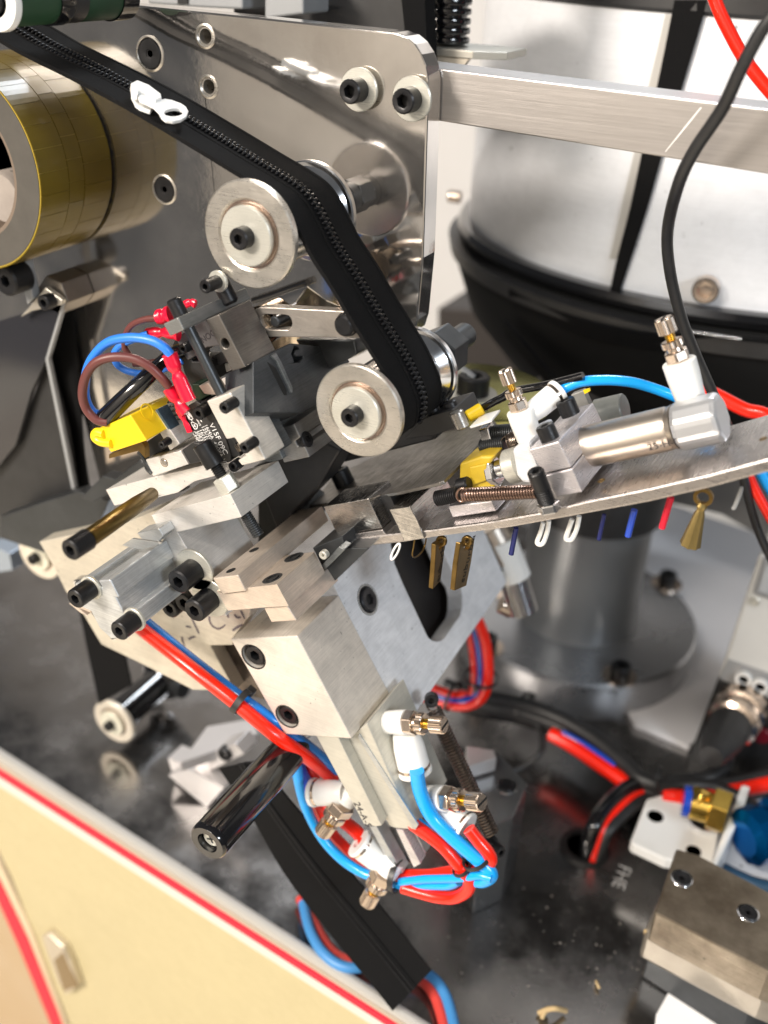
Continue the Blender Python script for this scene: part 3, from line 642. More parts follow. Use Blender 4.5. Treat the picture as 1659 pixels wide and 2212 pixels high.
# --- C. big clamp block with two counterbored screws
yc = -13.0
bl = thing('clamp_block', 'big aluminium clamp block with two counterbored screws and a spotted side', 'clamp block', Y(640, 1480, yc))
def bore(u, v, rpx):
    c = Y(u, v, yc); r = rad(c, rpx); return c, r, [c + Vector((math.cos(a), 0, math.sin(a))) * r for a in [2 * math.pi * i / 32 for i in range(32)]]
b1, b2 = bore(547.5, 1419, 30), bore(620, 1548, 28)
lp = [Y(u, v, yc) for u, v in [G_(1480, 790), H_(250, 770), H_(602, 1432), H_(170, 1402)]]
extrude('block_body', lp, YD * 3.6, mat('spotted_aluminium', (.84, .78, .70), .42, .42, .16, 30, .12, 800, specks=190, grain=0.22), bl, [b1[2], b2[2]], bev=.06)
for c, r, _ in (b1, b2):
    cyl('bore_floor', c + YD * .9, c + YD * 1.3, r * 1.05, BLK, bl)
    screw(c + YD * .75, NY, r * .84, .66, par=bl, hexr=.52)
    ringy('bore_edge', [(r * .96, .03), (r * 1.04, .03), (r * 1.04, -.015), (r * .98, -.015)], c, YD, BLK, bl)
# --- D. stepped jaw on top of it
jw = thing('lower_jaw', 'warm-toned steel jaw with two counterbored screws standing on the big clamp block', 'jaw', Y(600, 1260, -14))
yj = -14.3
py('jaw_body', [*M6([(938, 802), (1000, 835), (1252, 808), (1243, 770), (1592, 730)]), H_(122, 440), H_(197, 578), H_(0, 590), M6(1380, 985), M6(1062, 1012)], yj, yj + 2.9, PNK, jw, bev=.04)
py('jaw_foot', H_([(38, 592), (185, 576), (247, 672), (85, 682)]), yj + .15, yj + 3.6, PNK, jw, bev=.04)
hjp, hjn = edge_plane(M6(1243, 770), M6(1592, 730), yj)
for (u, v, rp) in ((*H_(230, 265), 20), (*H_(92, 400), 21)):
    q = pl(u, v, hjp, hjn); r = rad(q, rp); hole_disc('counterbore', q, hjn, r, jw, STD); screw(q - hjn * .25, hjn, r * .8, .29, par=jw, flat=True, depthk=.8)
ub = thing('upper_jaw', 'long narrow steel jaw bar with small drilled holes on its top', 'jaw', Y(500, 1240, -14.5))
py('jaw_body', M6([(895, 665), (1165, 630), (1252, 806), (1000, 834)]), yj - .15, yj + 6.6, PNK, ub, bev=.04)
hup, hun = edge_plane(M6(895, 665), M6(1165, 630), yj - .15)
for (u, v, rp) in ((*M6(1092, 583), 10), (*M6(1340, 362), 10)):
    q = pl(u, v, hup, hun); hole_disc('drilled_hole', q, hun, rad(q, rp), ub)
# dark guide under and behind the jaws
gd = thing('guide_channel', 'dark blued steel guide channel running back under the jaws', 'guide', Y(720, 1230, -9))
py('channel_body', [H_(350, 205), H_(540, 130), H_(562, 205), H_(715, 205), H_(470, 440)], -10.9, -8.6, STD, gd)
py('channel_lip', H_([(405, 320), (520, 195), (560, 215), (430, 345)]), -11.3, -10.7, STL, gd)
sy(*H_(415, 255), -11.7, 10, .25, gd, hexr=.4, m=ZNC)
py('under_block', [M4(0, 1210), M4(200, 1100), M4(560, 1400), M4(400, 1659), M4(0, 1659)], -7.6, -5.5, STD, gd)
py('dark_body', [(545, 1010), (690, 950), (735, 975), (690, 1050), (640, 1100), (600, 1150)], -8.4, -6.6, BLM, gd, bev=.1)
py('dark_body', [(600, 960), (860, 900), (960, 900), (940, 950), (700, 1010)], -6.2, -5, BLM, gd, bev=.1)

# --- E. L bracket carrying the vertical stop bolt, with two big bolts
ye = -14.0
eb = thing('l_bracket', 'pale aluminium L bracket with a vertical black stop bolt and two big washered bolts', 'bracket', Y(400, 1150, ye))
py('bracket_body', [M3(232, 1375), M3(1085, 1148), M3(1207, 1392), M3(515, 1556), M6(740, 545), M6(905, 808), M6(1045, 1068), M6(860, 1078), M6(640, 800), M6(530, 610), M6(245, 0)], ye, ye + 3.5, ALU, eb, bev=.06)
for (u, v, rp, k) in ((*M6(522, 712), 28, 0), (*M6(695, 1020), 27, 0)):
    sy(u, v, ye - 1.25, rp, 1.1, eb, 1.78, hexr=.5)
sy(*M6(583, 935), ye - .1, 24, .6, bp, hexr=.5)
sy(*M6(430, 1000), ye - .1, 22, .6, bp, hexr=.5)
# stop bolt, axis along the tilted upright
q = Y(*M3(1040, 1050), ye + .5)
pb = Y(*M3(1045, 1035), ye + .55)
pt_ = Y(*M3(775, 600), ye + .55); ax = (pb - pt_).normalized(); LL = (pb - pt_).length
r = rad(pt_, 22)
screw(pt_ + ax * 1.05, -ax, r, 1.05, par=eb, hexr=.5)
thread('bolt_thread', pt_ + ax * 1.0, pb + ax * .1, r * .62, BLK, eb)
nut('hex_nut', pb - ax * .35, pb + ax * .35, r * 1.12, ZNC, eb, .5)
thread('bolt_thread', pb + ax * 1.0, pb + ax * 2.5, r * .62, STD, eb)
for (u, v) in ((M3(790, 965)), (M3(590, 1090))):
    ebp, ebn = edge_plane(M3(232, 1375), M3(1085, 1148), ye); q = pl(u, v, ebp, ebn); ring_chamfer(q, ebn, rad(q, 13), eb, STD); lathe('hole', [(rad(q, 12), .008), (.01, .008)], q, ebn, STD, eb, 24)

# --- F. pale base rail and small clamp with round pin
fb = thing('base_rail', 'pale aluminium rail behind the brass-coloured rod', 'rail', Y(330, 1060, -13))
py('rail_body', [*D_([(680, 1490), (1000, 1403)]), *M3([(290, 958), (812, 835), (1000, 930), (700, 1010), (520, 1130), (240, 1200)]), D_(1050, 1520), D_(735, 1592)], -12.6, -7.5, ALU, fb, bev=.05)
fc = thing('pin_block', 'pale aluminium block with a round pin end, under the grey upright plate', 'block', Y(380, 990, -13.2))
py('block_body', M3([(175, 778), (552, 680), (636, 828), (258, 958)]), -13.1, -12.9 + 2.2, ALU, fc, bev=.04)
py('black_shoe', M3([(556, 682), (690, 590), (860, 640), (860, 780), (636, 830)]), -13.0, -11, BLM, fc, bev=.04)
q = Y(*M3(378, 810), -13.1); cyl('round_pin', q - YD * .03, q + YD * .3, rad(q, 8.5), STW, fc); ring_chamfer(q, NY, rad(q, 9), fc, ANT)
py('thin_shim', M3([(88, 655), (160, 780), (250, 930), (225, 905), (160, 830)]), -13.15, -12.8, STD, fc, bev=.02)
fu = thing('upright_plate', 'short upright plate with a blue-grey worn side next to the yellow box', 'plate', Y(350, 930, -13))
py('plate_body', M3([(213, 292), (300, 238), (543, 610), (440, 680)]), -12.9, -12.7 + 1.4, ALU, fu, bev=.03)
pw('worn_side', M3([(300, 236), (413, 180), (636, 552), (546, 612)]), Y(*M3(300, 238), -12.95) + WD * .08, .12, BST, fu, bev=.02)
sy(*M3(345, 620), -13.6, 9, .5, fu, hexr=.4)
py('black_foot', M3([(90, 650), (330, 490), (400, 600), (420, 660), (180, 770)]), -12.6, -11.4, BLM, fu)
q = Y(*M3(505, 245), -12.2); helix('small_spring', q - HD * .55, q + HD * .45, .17, .03, 5, SPD, fu)

# --- G. yellow box sensor
yy = thing('yellow_box', 'small yellow plastic box with a black sleeve and yellow wire at its end', 'sensor box', Y(280, 940, -14))
py('box_body', D_([(622, 1100), (838, 1010), (942, 1174), (712, 1250)]), -14.2, -11.6, YEL, yy, bev=.05)
ringy('moulded_ring', [(.28, 0), (.34, 0), (.34, .02), (.28, .02)], W(*D_(945, 985), Y(*D_(942, 1174), -14.2)), WD, YEL, yy)
tube('yellow_wire', [Y(u, v, -14.2) for u, v in D_([(720, 1190), (650, 1180), (612, 1150), (625, 1120), (670, 1130)])], .2, YEL, yy)
py('mount_strip', D_([(700, 1262), (905, 1180), (930, 1215), (935, 1290), (890, 1240), (700, 1290)]), -13.8, -13.5, ANT, yy, bev=.02)
tube('bent_strip', [Y(u, v, -12.5) for u, v in D_([(890, 1245), (930, 1290), (945, 1350), (975, 1385)])], .10, STD, yy)
sv = thing('black_sleeve', 'glossy black heat-shrink sleeve that the blue and brown wires leave', 'sleeve', Y(270, 880, -13.5))
tube('sleeve_body', [Y(u, v, y) for u, v, y in ((227, 903, -14.0), (262, 868, -13.7), (300, 832, -13.3), (345, 790, -12.6), (372, 768, -12.3), (395, 758, -12))], lambda t: .40 - .12 * t, BLG, sv, 20)

# --- H. microswitches, terminals and wires
ym = -12.8
sw = thing('micro_switch', 'black microswitch with white printed rating text beside the upper clamp block', 'switch', Y(440, 930, ym))
py('switch_body', N4([(345, 465), (425, 415), (450, 385), (560, 330), (620, 300), (700, 360), (830, 330), (1230, 1090), (1350, 1480), (1355, 1560), (1330, 1600), (1240, 1625), (1100, 1640), (1010, 1500), (560, 1000), (500, 960), (315, 540)]), ym, ym + .9, mat('switch_plastic', (.035, .034, .034), .5), sw, bev=.03)
py('switch_back', N4([(700, 330), (830, 250), (1500, 1300), (1560, 1480), (1350, 1500)]), ym + .1, ym + .95, BLM, sw, bev=.03)
py('plunger', N4([(1380, 1110), (1450, 1080), (1500, 1170), (1440, 1210)]), ym, ym + .4, BLM, sw, bev=.01)
py('lever', N4([(1420, 1260), (1500, 1220), (1570, 1370), (1510, 1400)]), ym, ym + .1, NKL, sw, bev=.01)
def sw_text(body, x, y, size): return text('printed_text', body, Y(*N4(x, y), ym - .004), HD, WD, size, WIN, sw)
sw_text('V15F', 920, 780, .35); sw_text('09C', 1105, 1165, .35)
sw_text('16(4)A  48GPA 1/2HP', 805, 800, .235); sw_text('125/250   125 \u03bc', 738, 830, .235)
sw_text('16(3)', 690, 905, .235); sw_text('50E3', 622, 940, .235); sw_text('CHINA', 548, 950, .235); sw_text('us', 665, 745, .2)
for pp in ([(420, 525), (480, 560), (545, 665), (530, 690), (470, 690), (410, 600)], [(525, 742), (590, 775), (640, 800), (635, 880), (590, 905), (540, 840), (505, 765)]):
    q = N4(pp); q = q + [q[0]]
    for i in range(len(q) - 1): stroke('printed_mark', [Y(*q[i], ym), Y(*q[i + 1], ym)], .022, NY, WIN, sw)
for pp in ([(440, 560), (490, 640)], [(465, 560), (520, 650)], [(430, 600), (480, 670)], [(560, 800), (610, 860)], [(585, 800), (560, 850)], [(700, 700), (740, 745)], [(615, 690), (660, 730), (640, 735)], [(500, 690), (530, 720)]):
    stroke('printed_mark', [Y(*p, ym) for p in N4(pp)], .028, NY, WIN, sw)
sy(*N4(645, 575), ym - .55, 15, .55, sw, hexr=.5)
sy(*M3(1110, 860), ym - .2, 12, .5, sw, hexr=.5)
s2 = thing('micro_switch', 'second dark grey microswitch lying behind the black vertical pin, printed upside down', 'switch', Y(430, 740, -11.6))
py('switch_body', M1([(275, 690), (500, 545), (660, 460), (855, 790), (665, 815), (600, 880), (420, 985), (330, 860)]), -12.0, -10.8, mat('grey_switch_plastic', (.10, .095, .098), .5), s2, bev=.04)
text('printed_text', 'NOCAV', Y(*M1(600, 735), -12.01), WD * .92 - HD * .1, -HD, .36, INK, s2)
py('switch_body', M1([(225, 790), (270, 690), (330, 690), (480, 1000), (700, 1000), (760, 1250), (560, 1290), (500, 1380), (430, 1250), (380, 1150), (350, 1050), (240, 880)]), -11.9, -10.6, BLM, s2, bev=.04)
py('terminal_blade', M1([(225, 795), (320, 760), (325, 772), (228, 808)]), -12.0, -11.95, ANT, s2, bev=0)
py('moulding', M1([(470, 1290), (560, 1290), (640, 1400), (700, 1430), (540, 1520), (500, 1430)]), -12.6, -11.6, PCB, s2, bev=.03)
py('moulding', M1([(720, 940), (870, 870), (930, 1005), (790, 1060)]), -11.4, -10.6, BLM, s2, bev=.04)
sy(*M1(355, 840), -12.6, 11, .6, s2, hexr=.5)
# red sleeves: round tube blending to flat
def sleeve(label, pts, w0_, w1_, y, kind='terminal', flat_=.6):
    P_ = spline([Y(u, v, y) for u, v in pts], 6); vs, fs = [], []; n = len(P_); seg = 14
    g = thing('wire_terminal', label, 'terminal', P_[0], 'red insulated wire terminals')
    for i, p in enumerate(P_):
        k = i / (n - 1); t = (P_[min(i + 1, n - 1)] - P_[max(i - 1, 0)]).normalized(); x = t.cross(YD).normalized()
        pinch = 1 - .32 * math.exp(-((k - .47) / .10) ** 2)
        ww = (w0_ + (w1_ - w0_) * k) * pinch
        for j in range(seg):
            a = 2 * math.pi * j / seg; vs.append(p + x * math.cos(a) * ww + YD * math.sin(a) * ww * (1 - (1 - flat_) * min(1, k * 1.5)))
    for i in range(n - 1):
        for j in range(seg): fs.append((i * seg + j, i * seg + (j + 1) % seg, (i + 1) * seg + (j + 1) % seg, (i + 1) * seg + j))
    fs += [tuple(range(seg)), tuple((n - 1) * seg + j for j in range(seg))]
    mk('sleeve', vs, fs, RTR, g, 45); return g
sleeve('red terminal where the light blue loop ends, above the printed switch', M1([(190, 900), (240, 1040), (290, 1150), (340, 1280), (440, 1500)]), .31, .36, -13.6)
sleeve('red terminal where the brown wire ends, above the printed switch', M1([(180, 1340), (240, 1440), (300, 1520), (350, 1600), (400, 1659)]), .27, .30, -13.3)
sleeve('long flat red terminal sleeve along the edge of the printed switch', N4([(240, 470), (300, 600), (370, 740), (430, 860), (470, 965)]), .17, .15, -12.9, flat_=.4)
sleeve('red terminal at the end of the steel top bar, on the upper brown wire', N1([(90, 430), (180, 420), (270, 390), (330, 380)]), .30, .34, -13.2)
sleeve('red terminal under the steel top bar end, on the blue wire', D_([(950, 485), (1000, 480), (1050, 480), (1110, 480), (1150, 490)]), .22, .30, -12.4)
sleeve('small red terminal hook behind the black cap on the top bar', N1([(650, 170), (740, 130), (810, 130), (870, 160)]), .16, .18, -12.0)
def wire(label, pts, m, r=.155):
    P_ = [Y(*D_(x, y), z) for x, y, z in pts]; return cable('wire', P_, r, m, label, 'wire', 'loops of blue and brown switch wire', 10)
wire('light blue wire making the wide upper loop to the red terminal', [(655, 1010, -14), (600, 990, -14.1), (560, 930, -14.2), (545, 840, -14.3), (560, 720, -14.3), (610, 620, -14.2), (700, 540, -14.1), (830, 512, -14), (960, 525, -13.9), (1050, 570, -13.8), (1095, 620, -13.7)], BLT, .19)
wire('brown wire making the wide lower loop to the red terminal', [(690, 1055, -14.2), (620, 1040, -14.4), (555, 970, -14.5), (530, 870, -14.6), (555, 750, -14.6), (620, 670, -14.5), (720, 637, -14.3), (850, 645, -14), (950, 690, -13.8), (1030, 760, -13.6), (1085, 825, -13.4)], BRN, .19)
wire('blue wire making the small inner loop', [(950, 490, -12.6), (890, 510, -12.8), (780, 560, -13), (735, 620, -13.1), (760, 690, -13.1), (850, 735, -13), (960, 740, -12.9), (1060, 710, -12.6), (1170, 660, -12.2)], BLT, .15)
wire('thin brown wire curling down from the top bar terminal', [(1020, 385, -13), (930, 395, -13), (850, 430, -13), (810, 490, -13), (800, 570, -13), (840, 635, -12.9)], BRN, .13)
wire('brown wire running straight behind the black sleeve', [(860, 680, -12.8), (950, 675, -12.7), (1050, 655, -12.5), (1150, 620, -12)], BRN, .13)

# --- I. upper clamp: top bar, pin, post, clamp blocks
yt = -14.2
tb = thing('top_bar', 'grey steel top bar with a pale end, a black cap and a long black pin', 'bar', Y(400, 690, yt))
py('bar_body', M1([(105, 515), (295, 430), (375, 596), (193, 675)]), yt, yt + 4.4, mat('bar_steel', (.28, .285, .28), .42, .7, .12, 50, .12, 800, grain=0.25), tb, bev=.05)  # steel colour darkened to stand in for shade on the side face
pe = Y(*M1(460, 610), yt + .8); pf = Y(*M1(860, 1420), yt + .8)
cyl('black_pin', pe - (pf - pe).normalized() * .3, pf + (pf - pe).normalized() * .4, rad(pe, 12.5), STD, tb)
q = Y(*M1(300, 330), yt + .9); cyl('cap_head', q - HD * .45, q + HD * .75, rad(q, 17), BLK, tb, c=.1)
q = Y(*M1(880, 50), yt + 3.0); cyl('cap_head', q - HD * .4, q + HD * .7, rad(q, 19), BLK, tb, c=.1)
sy(*M1(640, 40), yt + 1.6, 15, .8, pt, 1.6, hexr=.5)
po = thing('drilled_post', 'warm-toned steel post with a round hole under the top bar', 'post', Y(480, 760, -12.9))
hc = Y(*M1(902, 765), -12.9); hr_ = rad(hc, 11)
extrude('post_body', [Y(u, v, -12.9) for u, v in M1([(655, 460), (820, 393), (1165, 1068), (990, 1122)])], YD * 2.1, mat('post_steel', (.24, .22, .20), .34, .75, .2, 45, .1, 800, rvar=.1, grain=0.3), po, [[hc + Vector((math.cos(a), 0, math.sin(a))) * hr_ for a in [2 * math.pi * i / 24 for i in range(24)]]], bev=.04)  # base colour lowered to paint the post's shaded side
cyl('hole_floor', hc + YD * 1.4, hc + YD * 1.6, hr_ * 1.1, HOL, po)
ck = thing('clamp_plate', 'bright front clamp plate with two black socket screws beside the printed switch', 'clamp plate', Y(500, 920, -13.9))
py('plate_body', M3([(830, 150), (1085, 58), (1462, 778), (1208, 842), (1165, 785), (1250, 738), (1215, 660), (1180, 620), (1128, 543), (1043, 560)]), -13.9, -12.5, mat('clamp_aluminium', (.82, .78, .72), .38, .5, .12, 50, .1, 800, grain=0.2), ck, bev=.05)
sy(*M3(1015, 228), -14.6, 13.5, .7, ck, hexr=.5); sy(*M3(1232, 655), -14.6, 13, .7, ck, hexr=.5)
cbk = thing('rear_clamp', 'dark grey steel clamp with a black side screw behind the bright clamp plate', 'clamp', Y(560, 900, -12))
py('body_block', [M3(1100, 60), M1(1160, 1295), M3(1620, 690), M3(1480, 770), M3(1300, 800)], -12.5, -11.6, STL, cbk, bev=.03)
py('body_block', [M3(1130, 60), M1(1190, 1300), M3(1650, 770), M3(1540, 800), M3(1300, 800)], -11.57, -7.6, STL, cbk, bev=.04)  # dark steel tone also stands in for tape and roller reflections
qb, qn = edge_plane(M1(1190, 1300), M3(1650, 770), -11.57); q = pl(*M1(1298, 1262), qb, qn)
screw(q - qn * .35, qn, rad(q, 18), .42, par=cbk, hexr=.5, flat=True)
py('small_block', M1([(850, 1225), (1045, 1155), (1105, 1280), (930, 1350)]), -12.3, -11.6, ALU, cbk, bev=.03)
py('small_block', M1([(1045, 1158), (1140, 1130), (1200, 1250), (1110, 1300)]), -12.0, -11.2, ALU, cbk, bev=.03)
py('small_block', M1([(560, 1310), (680, 1268), (800, 1430), (620, 1420)]), -12.6, -11.8, PNK, cbk, bev=.03)
py('rear_strip', M1([(780, 1070), (940, 1010), (985, 1105), (850, 1175)]), -11.0, -10.4, WHT, cbk, bev=.03)
lb = thing('l_pad', 'L shaped grey steel pad with a black side screw, beside the lower roller', 'pad', Y(620, 950, -11.7))
notch = M4([(172, 458), (382, 396), (452, 540), (395, 580), (425, 640), (500, 640), (552, 750), (275, 812)])
py('pad_body', notch, -11.3, -8.2, mat('pad_steel', (.38, .37, .36), .36, .8, .2, 50, .1, 700, grain=0.25), lb, bev=.04)
qb = Y(*M4(400, 450), -11.3); qb, qn = edge_plane(M4(382, 396), M4(552, 750), -11.3); q = pl(*M4(525, 558), qb, qn)
screw(q - qn * .1, qn, rad(q, 18), .16, par=lb, hexr=.5, flat=True)
# slotted lever arm
la = thing('lever_arm', 'flat steel lever arm with a rounded slot, running behind the zipper tape', 'lever', Y(640, 700, -10.6))
arm = [M2(x, y) for x, y in [(-40, 330), (20, 302), (200, 303), (530, 322), (1070, 350), (1250, 380), (1320, 600), (1330, 700), (1000, 690), (150, 682), (60, 660), (0, 610), (-40, 560), (-65, 480), (-65, 400)]]
sl_h = [M2(x, y) for x, y in [(60, 400), (100, 390), (350, 398), (395, 410), (425, 450), (438, 510), (420, 570), (390, 592), (150, 590), (90, 570), (50, 520), (32, 460), (38, 415)]]
py('arm_body', arm, -10.6, -10.1, mat('arm_steel', (.60, .55, .50), .36, .85, .3, 35, .12, 700, specks=140, grain=0.25), la, [sl_h], bev=.03)
q = Y(*M2(205, 490), -10.5); cyl('slot_pin', q, q + YD * 1.5, rad(q, 12), STD, la)
q = Y(*M2(1140, 520), -10.75); cyl('pivot_screw', q - YD * .3, q + YD * .8, rad(q, 24), BLK, la, c=.1); cyl('pivot_washer', q + YD * .0, q + YD * .14, rad(q, 27), BLK, la)
q = Y(*M1(1400, 520), -9.9); cyl('cam_follower', q - YD * .1, q + YD * 1.2, rad(q, 42), mat('cam_bronze', (.42, .34, .25), .25, 1, .4, 60, dark=(.12, .09, .06)), la)
q = Y(*M1(1330, 560), -10.4); cyl('cam_follower', q, q + YD * .28, rad(q, 34), bpy.data.materials['cam_bronze'], la)
# grooved dark block behind
gb = thing('grooved_block', 'dark grooved steel block with a hooked notch, behind the lower roller', 'block', Y(640, 850, -9.5))
qg = Y(*M3(1655, 0), -11.2) + WD * .25
pw('block_face', M2([(235, 850), (420, 760), (760, 800), (1050, 820), (1180, 1000), (900, 1300), (760, 1560), (560, 1659), (-60, 1659), (-60, 1000)]), qg, 1.6, mat('groove_steel', (.12, .13, .14), .4, .75, .35, 30, .12, 700, grain=0.3), gb,  # steel tone darkened, shade on this side face is in the colour
   [M2([(440, 1020), (470, 1010), (430, 900), (470, 800), (520, 810), (530, 840), (480, 850), (470, 900), (500, 930), (580, 925), (580, 960), (540, 1010), (500, 1012)])], bev=.03)
pw('groove', M2([(120, 1000), (230, 1080), (370, 1360), (372, 1430), (340, 1430), (300, 1360)]), qg + WD * .02, .1, HOL, gb, bev=.01)
pw('raised_rib', M2([(230, 880), (300, 1000), (445, 1330), (450, 1390), (430, 1400), (390, 1300), (250, 1000), (175, 920)]), qg + WD * .10, .12, STL, gb, bev=.02)
py('rear_block', M2([(480, 720), (1240, 720), (1270, 900), (1180, 960), (900, 1100), (600, 900)]), -8.2, -6.5, STD, gb, bev=.06)
q = Y(*M1(1270, 810), -10.8); helix('small_spring', q - WD * .3 + HD * .1, q + WD * .7 + HD * .5, .36, .035, 4, SPD, gb)
hk2 = thing('small_hooked_screw', 'tiny threaded screw tip showing beside the tape above the lever arm', 'screw', Y(*M2(1060, 300), -9.8))
q = Y(*M2(1062, 260), -9.9); thread('thread', q - HD * .2, q + HD * .8, .14, NKL, hk2)

# --- J. brass rod and compact cylinder on the left
br = thing('brass_rod', 'tarnished brass rod with a black socket screw in its near end', 'rod', Y(155, 1180, -20))
pa = Y(*G_(448, 222), -21.0); ra = rad(pa, 25)
screw(pa + YD * .9, NY, ra, .9, par=br, hexr=.52)
p1 = Y(*G_(525, 180), -20.1); p1 = pa + YD * .9; r1 = ra * .86
endr = Y(*D_(1030, 1480), -13.2)
L_r = 6.6
lathe('rod_body', [(r1 * .9, 0), (r1, .08), (r1, L_r * .72), (r1 * .80, L_r - .05), (r1 * .7, L_r)], p1, (endr - p1), BRZ, br, 40)
pc = thing('compact_cylinder', 'compact silver air cylinder with ribbed body and bolts with washers on its near face', 'air cylinder', Y(250, 1300, -17))
yp = -17.6
prof = G_([(482, 432), (548, 418), (558, 458), (655, 456), (632, 415), (706, 408), (765, 525), (742, 520), (795, 625), (832, 640), (868, 735), (800, 775), (716, 790), (640, 720), (585, 612), (505, 575)])
py('cylinder_body', prof, yp, yp + 3.6, mat('extruded_aluminium', (.66, .68, .69), .36, .6, .06, 40, .05, 700, grain=0.3), pc, bev=.05)
py('end_flange', G_([(480, 425), (705, 400), (880, 735), (720, 795), (585, 620), (500, 585)]), yp + 3.62, yp + 3.8, STD, pc, bev=.02)
py('end_flange', G_([(470, 415), (715, 395), (890, 735), (725, 800), (585, 625), (495, 590)]), yp + 3.82, yp + 4.4, CHR, pc, bev=.04)
sy(*G_(480, 535), yp - 1.0, 23, .9, pc, 1.25, hexr=.5); sy(*G_(762, 742), yp - 1.0, 23, .9, pc, 1.25, hexr=.5)
py('sensor_tab', G_([(785, 188), (850, 145), (1010, 168), (1035, 180), (900, 215)]), -15.6, -15.5, ALUG, pc, bev=.01)
py('sensor_tab', G_([(880, 110), (1020, 80), (1050, 130), (1010, 175), (925, 165)]), -14.8, -14.0, ALUG, pc, bev=.03)
py('side_block', G_([(440, 560), (560, 560), (590, 625), (500, 590), (560, 640), (520, 625)]), yp + 2.2, yp + 3.4, PNK, pc, bev=.03)
# ================================================================== FEED RAIL AND ITS CYLINDER
yr = -10.0
fr_ = thing('feed_rail', 'long curved bright steel feed rail carrying the small air cylinder', 'rail', Y(1200, 1110, yr))
low = [(690, 1192), (742, 1186), (870, 1172), (950, 1159), (1101, 1140), (1250, 1113), (1400, 1085), (1530, 1055), (1659, 1020), (1790, 978)]
upp = [(1790, 946), (1659, 990), (1530, 1025), (1400, 1055), (1269, 1082), (1170, 1107), (1050, 1128), (933, 1144), (870, 1150), (742, 1165), (690, 1172)]
mr = mat('rail_steel', (.60, .56, .54), .28, .95, .12, 20, .03, 500, stretch=(.5, 4, 4), rvar=.08, grain=0.3)
py('rail_body', low + upp, yr, yr + 4.9, mr, fr_, bev=.08)
for (u, v) in (F_(600, 1460), F_(1640, 1195)):
    q = Hh(u, v, Y(1269, 1082, yr)); hole_disc('drilled_hole', q - HD * .2, -HD, rad(q, 8), fr_, ANT)
# parts standing on the rail
gt = thing('gate_wedge', 'polished steel wedge block standing at the inner end of the feed rail', 'block', Y(900, 1120, yr))
py('wedge_body', M5([(20, 1312), (242, 1280), (330, 1440), (402, 1620), (182, 1655), (110, 1490)]), yr - .12, yr + 3.2, mat('mirror_worn_steel', (.58, .56, .54), .2, 1, .3, 60, .08, 600, specks=260, rvar=.1, grain=0.2), gt, bev=.03)
bb2 = thing('bright_slide', 'bright polished slide block between the jaws and the wedge', 'block', Y(760, 1110, yr))
py('slide_body', M4([(700, 1282), (1180, 1192), (1332, 1512), (852, 1588)]), yr + .1, yr + 2.0, bpy.data.materials['mirror_worn_steel'], bb2, bev=.04)
py('slide_foot', M4([(862, 1600), (1330, 1528), (1372, 1585), (885, 1659)]), yr + .05, yr + 2.0, mr, bb2, bev=.03)
py('gap_block', M4([(1200, 1190), (1400, 1150), (1530, 1400), (1560, 1560), (1380, 1585), (1340, 1510)]), yr + .9, yr + 2.4, BLM, bb2, bev=.03)
sp = thing('cover_sheet', 'thin dark sheet metal cover under the lower roller, held by a black cap screw', 'cover sheet', Y(900, 1000, -9))
hs = Y(957, 1038, -9.7)
ph('sheet_body', [(640, 1093), M4(560, 1210), M4(700, 1090), M4(800, 960), (853, 964), *M5([(0, 640), (500, 510), (1150, 358), (1165, 378), (1120, 430), (880, 720), (605, 998), (560, 1020), (100, 1125)]), M4(700, 1252)], hs, .16, mat('dark_sheet', (.22, .205, .185), .38, .8, .3, 40, .1, 700, specks=260, grain=0.3), sp)
q = Hh(*M4(935, 1040), hs); screw(q, -HD, rad(q, 22), .8, par=sp, hexr=.62)
wp_ = thing('white_flap', 'small white flap showing between the dark cover sheet and the yellow sleeve', 'flap', Y(1060, 900, -7))
ph('flap_body', M5([(880, 422), (1210, 240), (1120, 350), (1020, 395)]) and M5([(880, 424), (1000, 300), (1212, 238), (1110, 352)]), Y(*M5(880, 424), -8.2), .1, WHT, wp_)
db = thing('dark_holder', 'black block with two small set screws under the lower roller flange', 'holder', Y(960, 910, -8))
py('holder_body', M5([(180, 560), (360, 350), (480, 300), (700, 240), (780, 420), (500, 520)]), -7.8, -5.6, BLM, db, bev=.04)
for (u, v) in (M5(500, 262), M5(690, 212)):
    q = Y(u, v, -7.2); cyl('set_screw', q + HD * .3, q - HD * .25, .3, BLK, db)
cyl('grey_pin', Y(*M5(735, 260), -8.2), Y(*M5(810, 440), -8.2), .30, STW, db)
yc_ = thing('sensor_cable', 'black sensor cable with a yellow sleeve between the roller and the white fitting', 'cable', Y(1040, 890, -6))
cyl('yellow_sleeve', Y(*M5(860, 320), -7.2), Y(*M5(1020, 225), -6.8), .26, YEL, yc_)
tube('cable_run', [Y(u, v, -6.5) for u, v in [M5(1000, 240), M5(1120, 170), M5(1240, 110), (1110, 845), (1180, 832), (1260, 812)]], .17, BLG, yc_)
cp = thing('coupling_block', 'dusty yellow plastic coupling in front of the cylinder rod', 'coupling', Y(1030, 1015, -8))
py('coupling_body', M5([(775, 820), (1000, 740), (1150, 740), (1080, 860), (1130, 1010), (1160, 1080), (920, 1090), (770, 1000)]), -8.6, -6.8, YLD, cp, bev=.1)
py('coupling_rib', M5([(880, 860), (1060, 820), (1080, 1000), (900, 1060)]), -8.72, -8.5, YLD, cp, bev=.05)
cyl('black_foot', Y(*M5(760, 1060), -9), Y(*M5(880, 1030), -9), .3, BLK, cp)
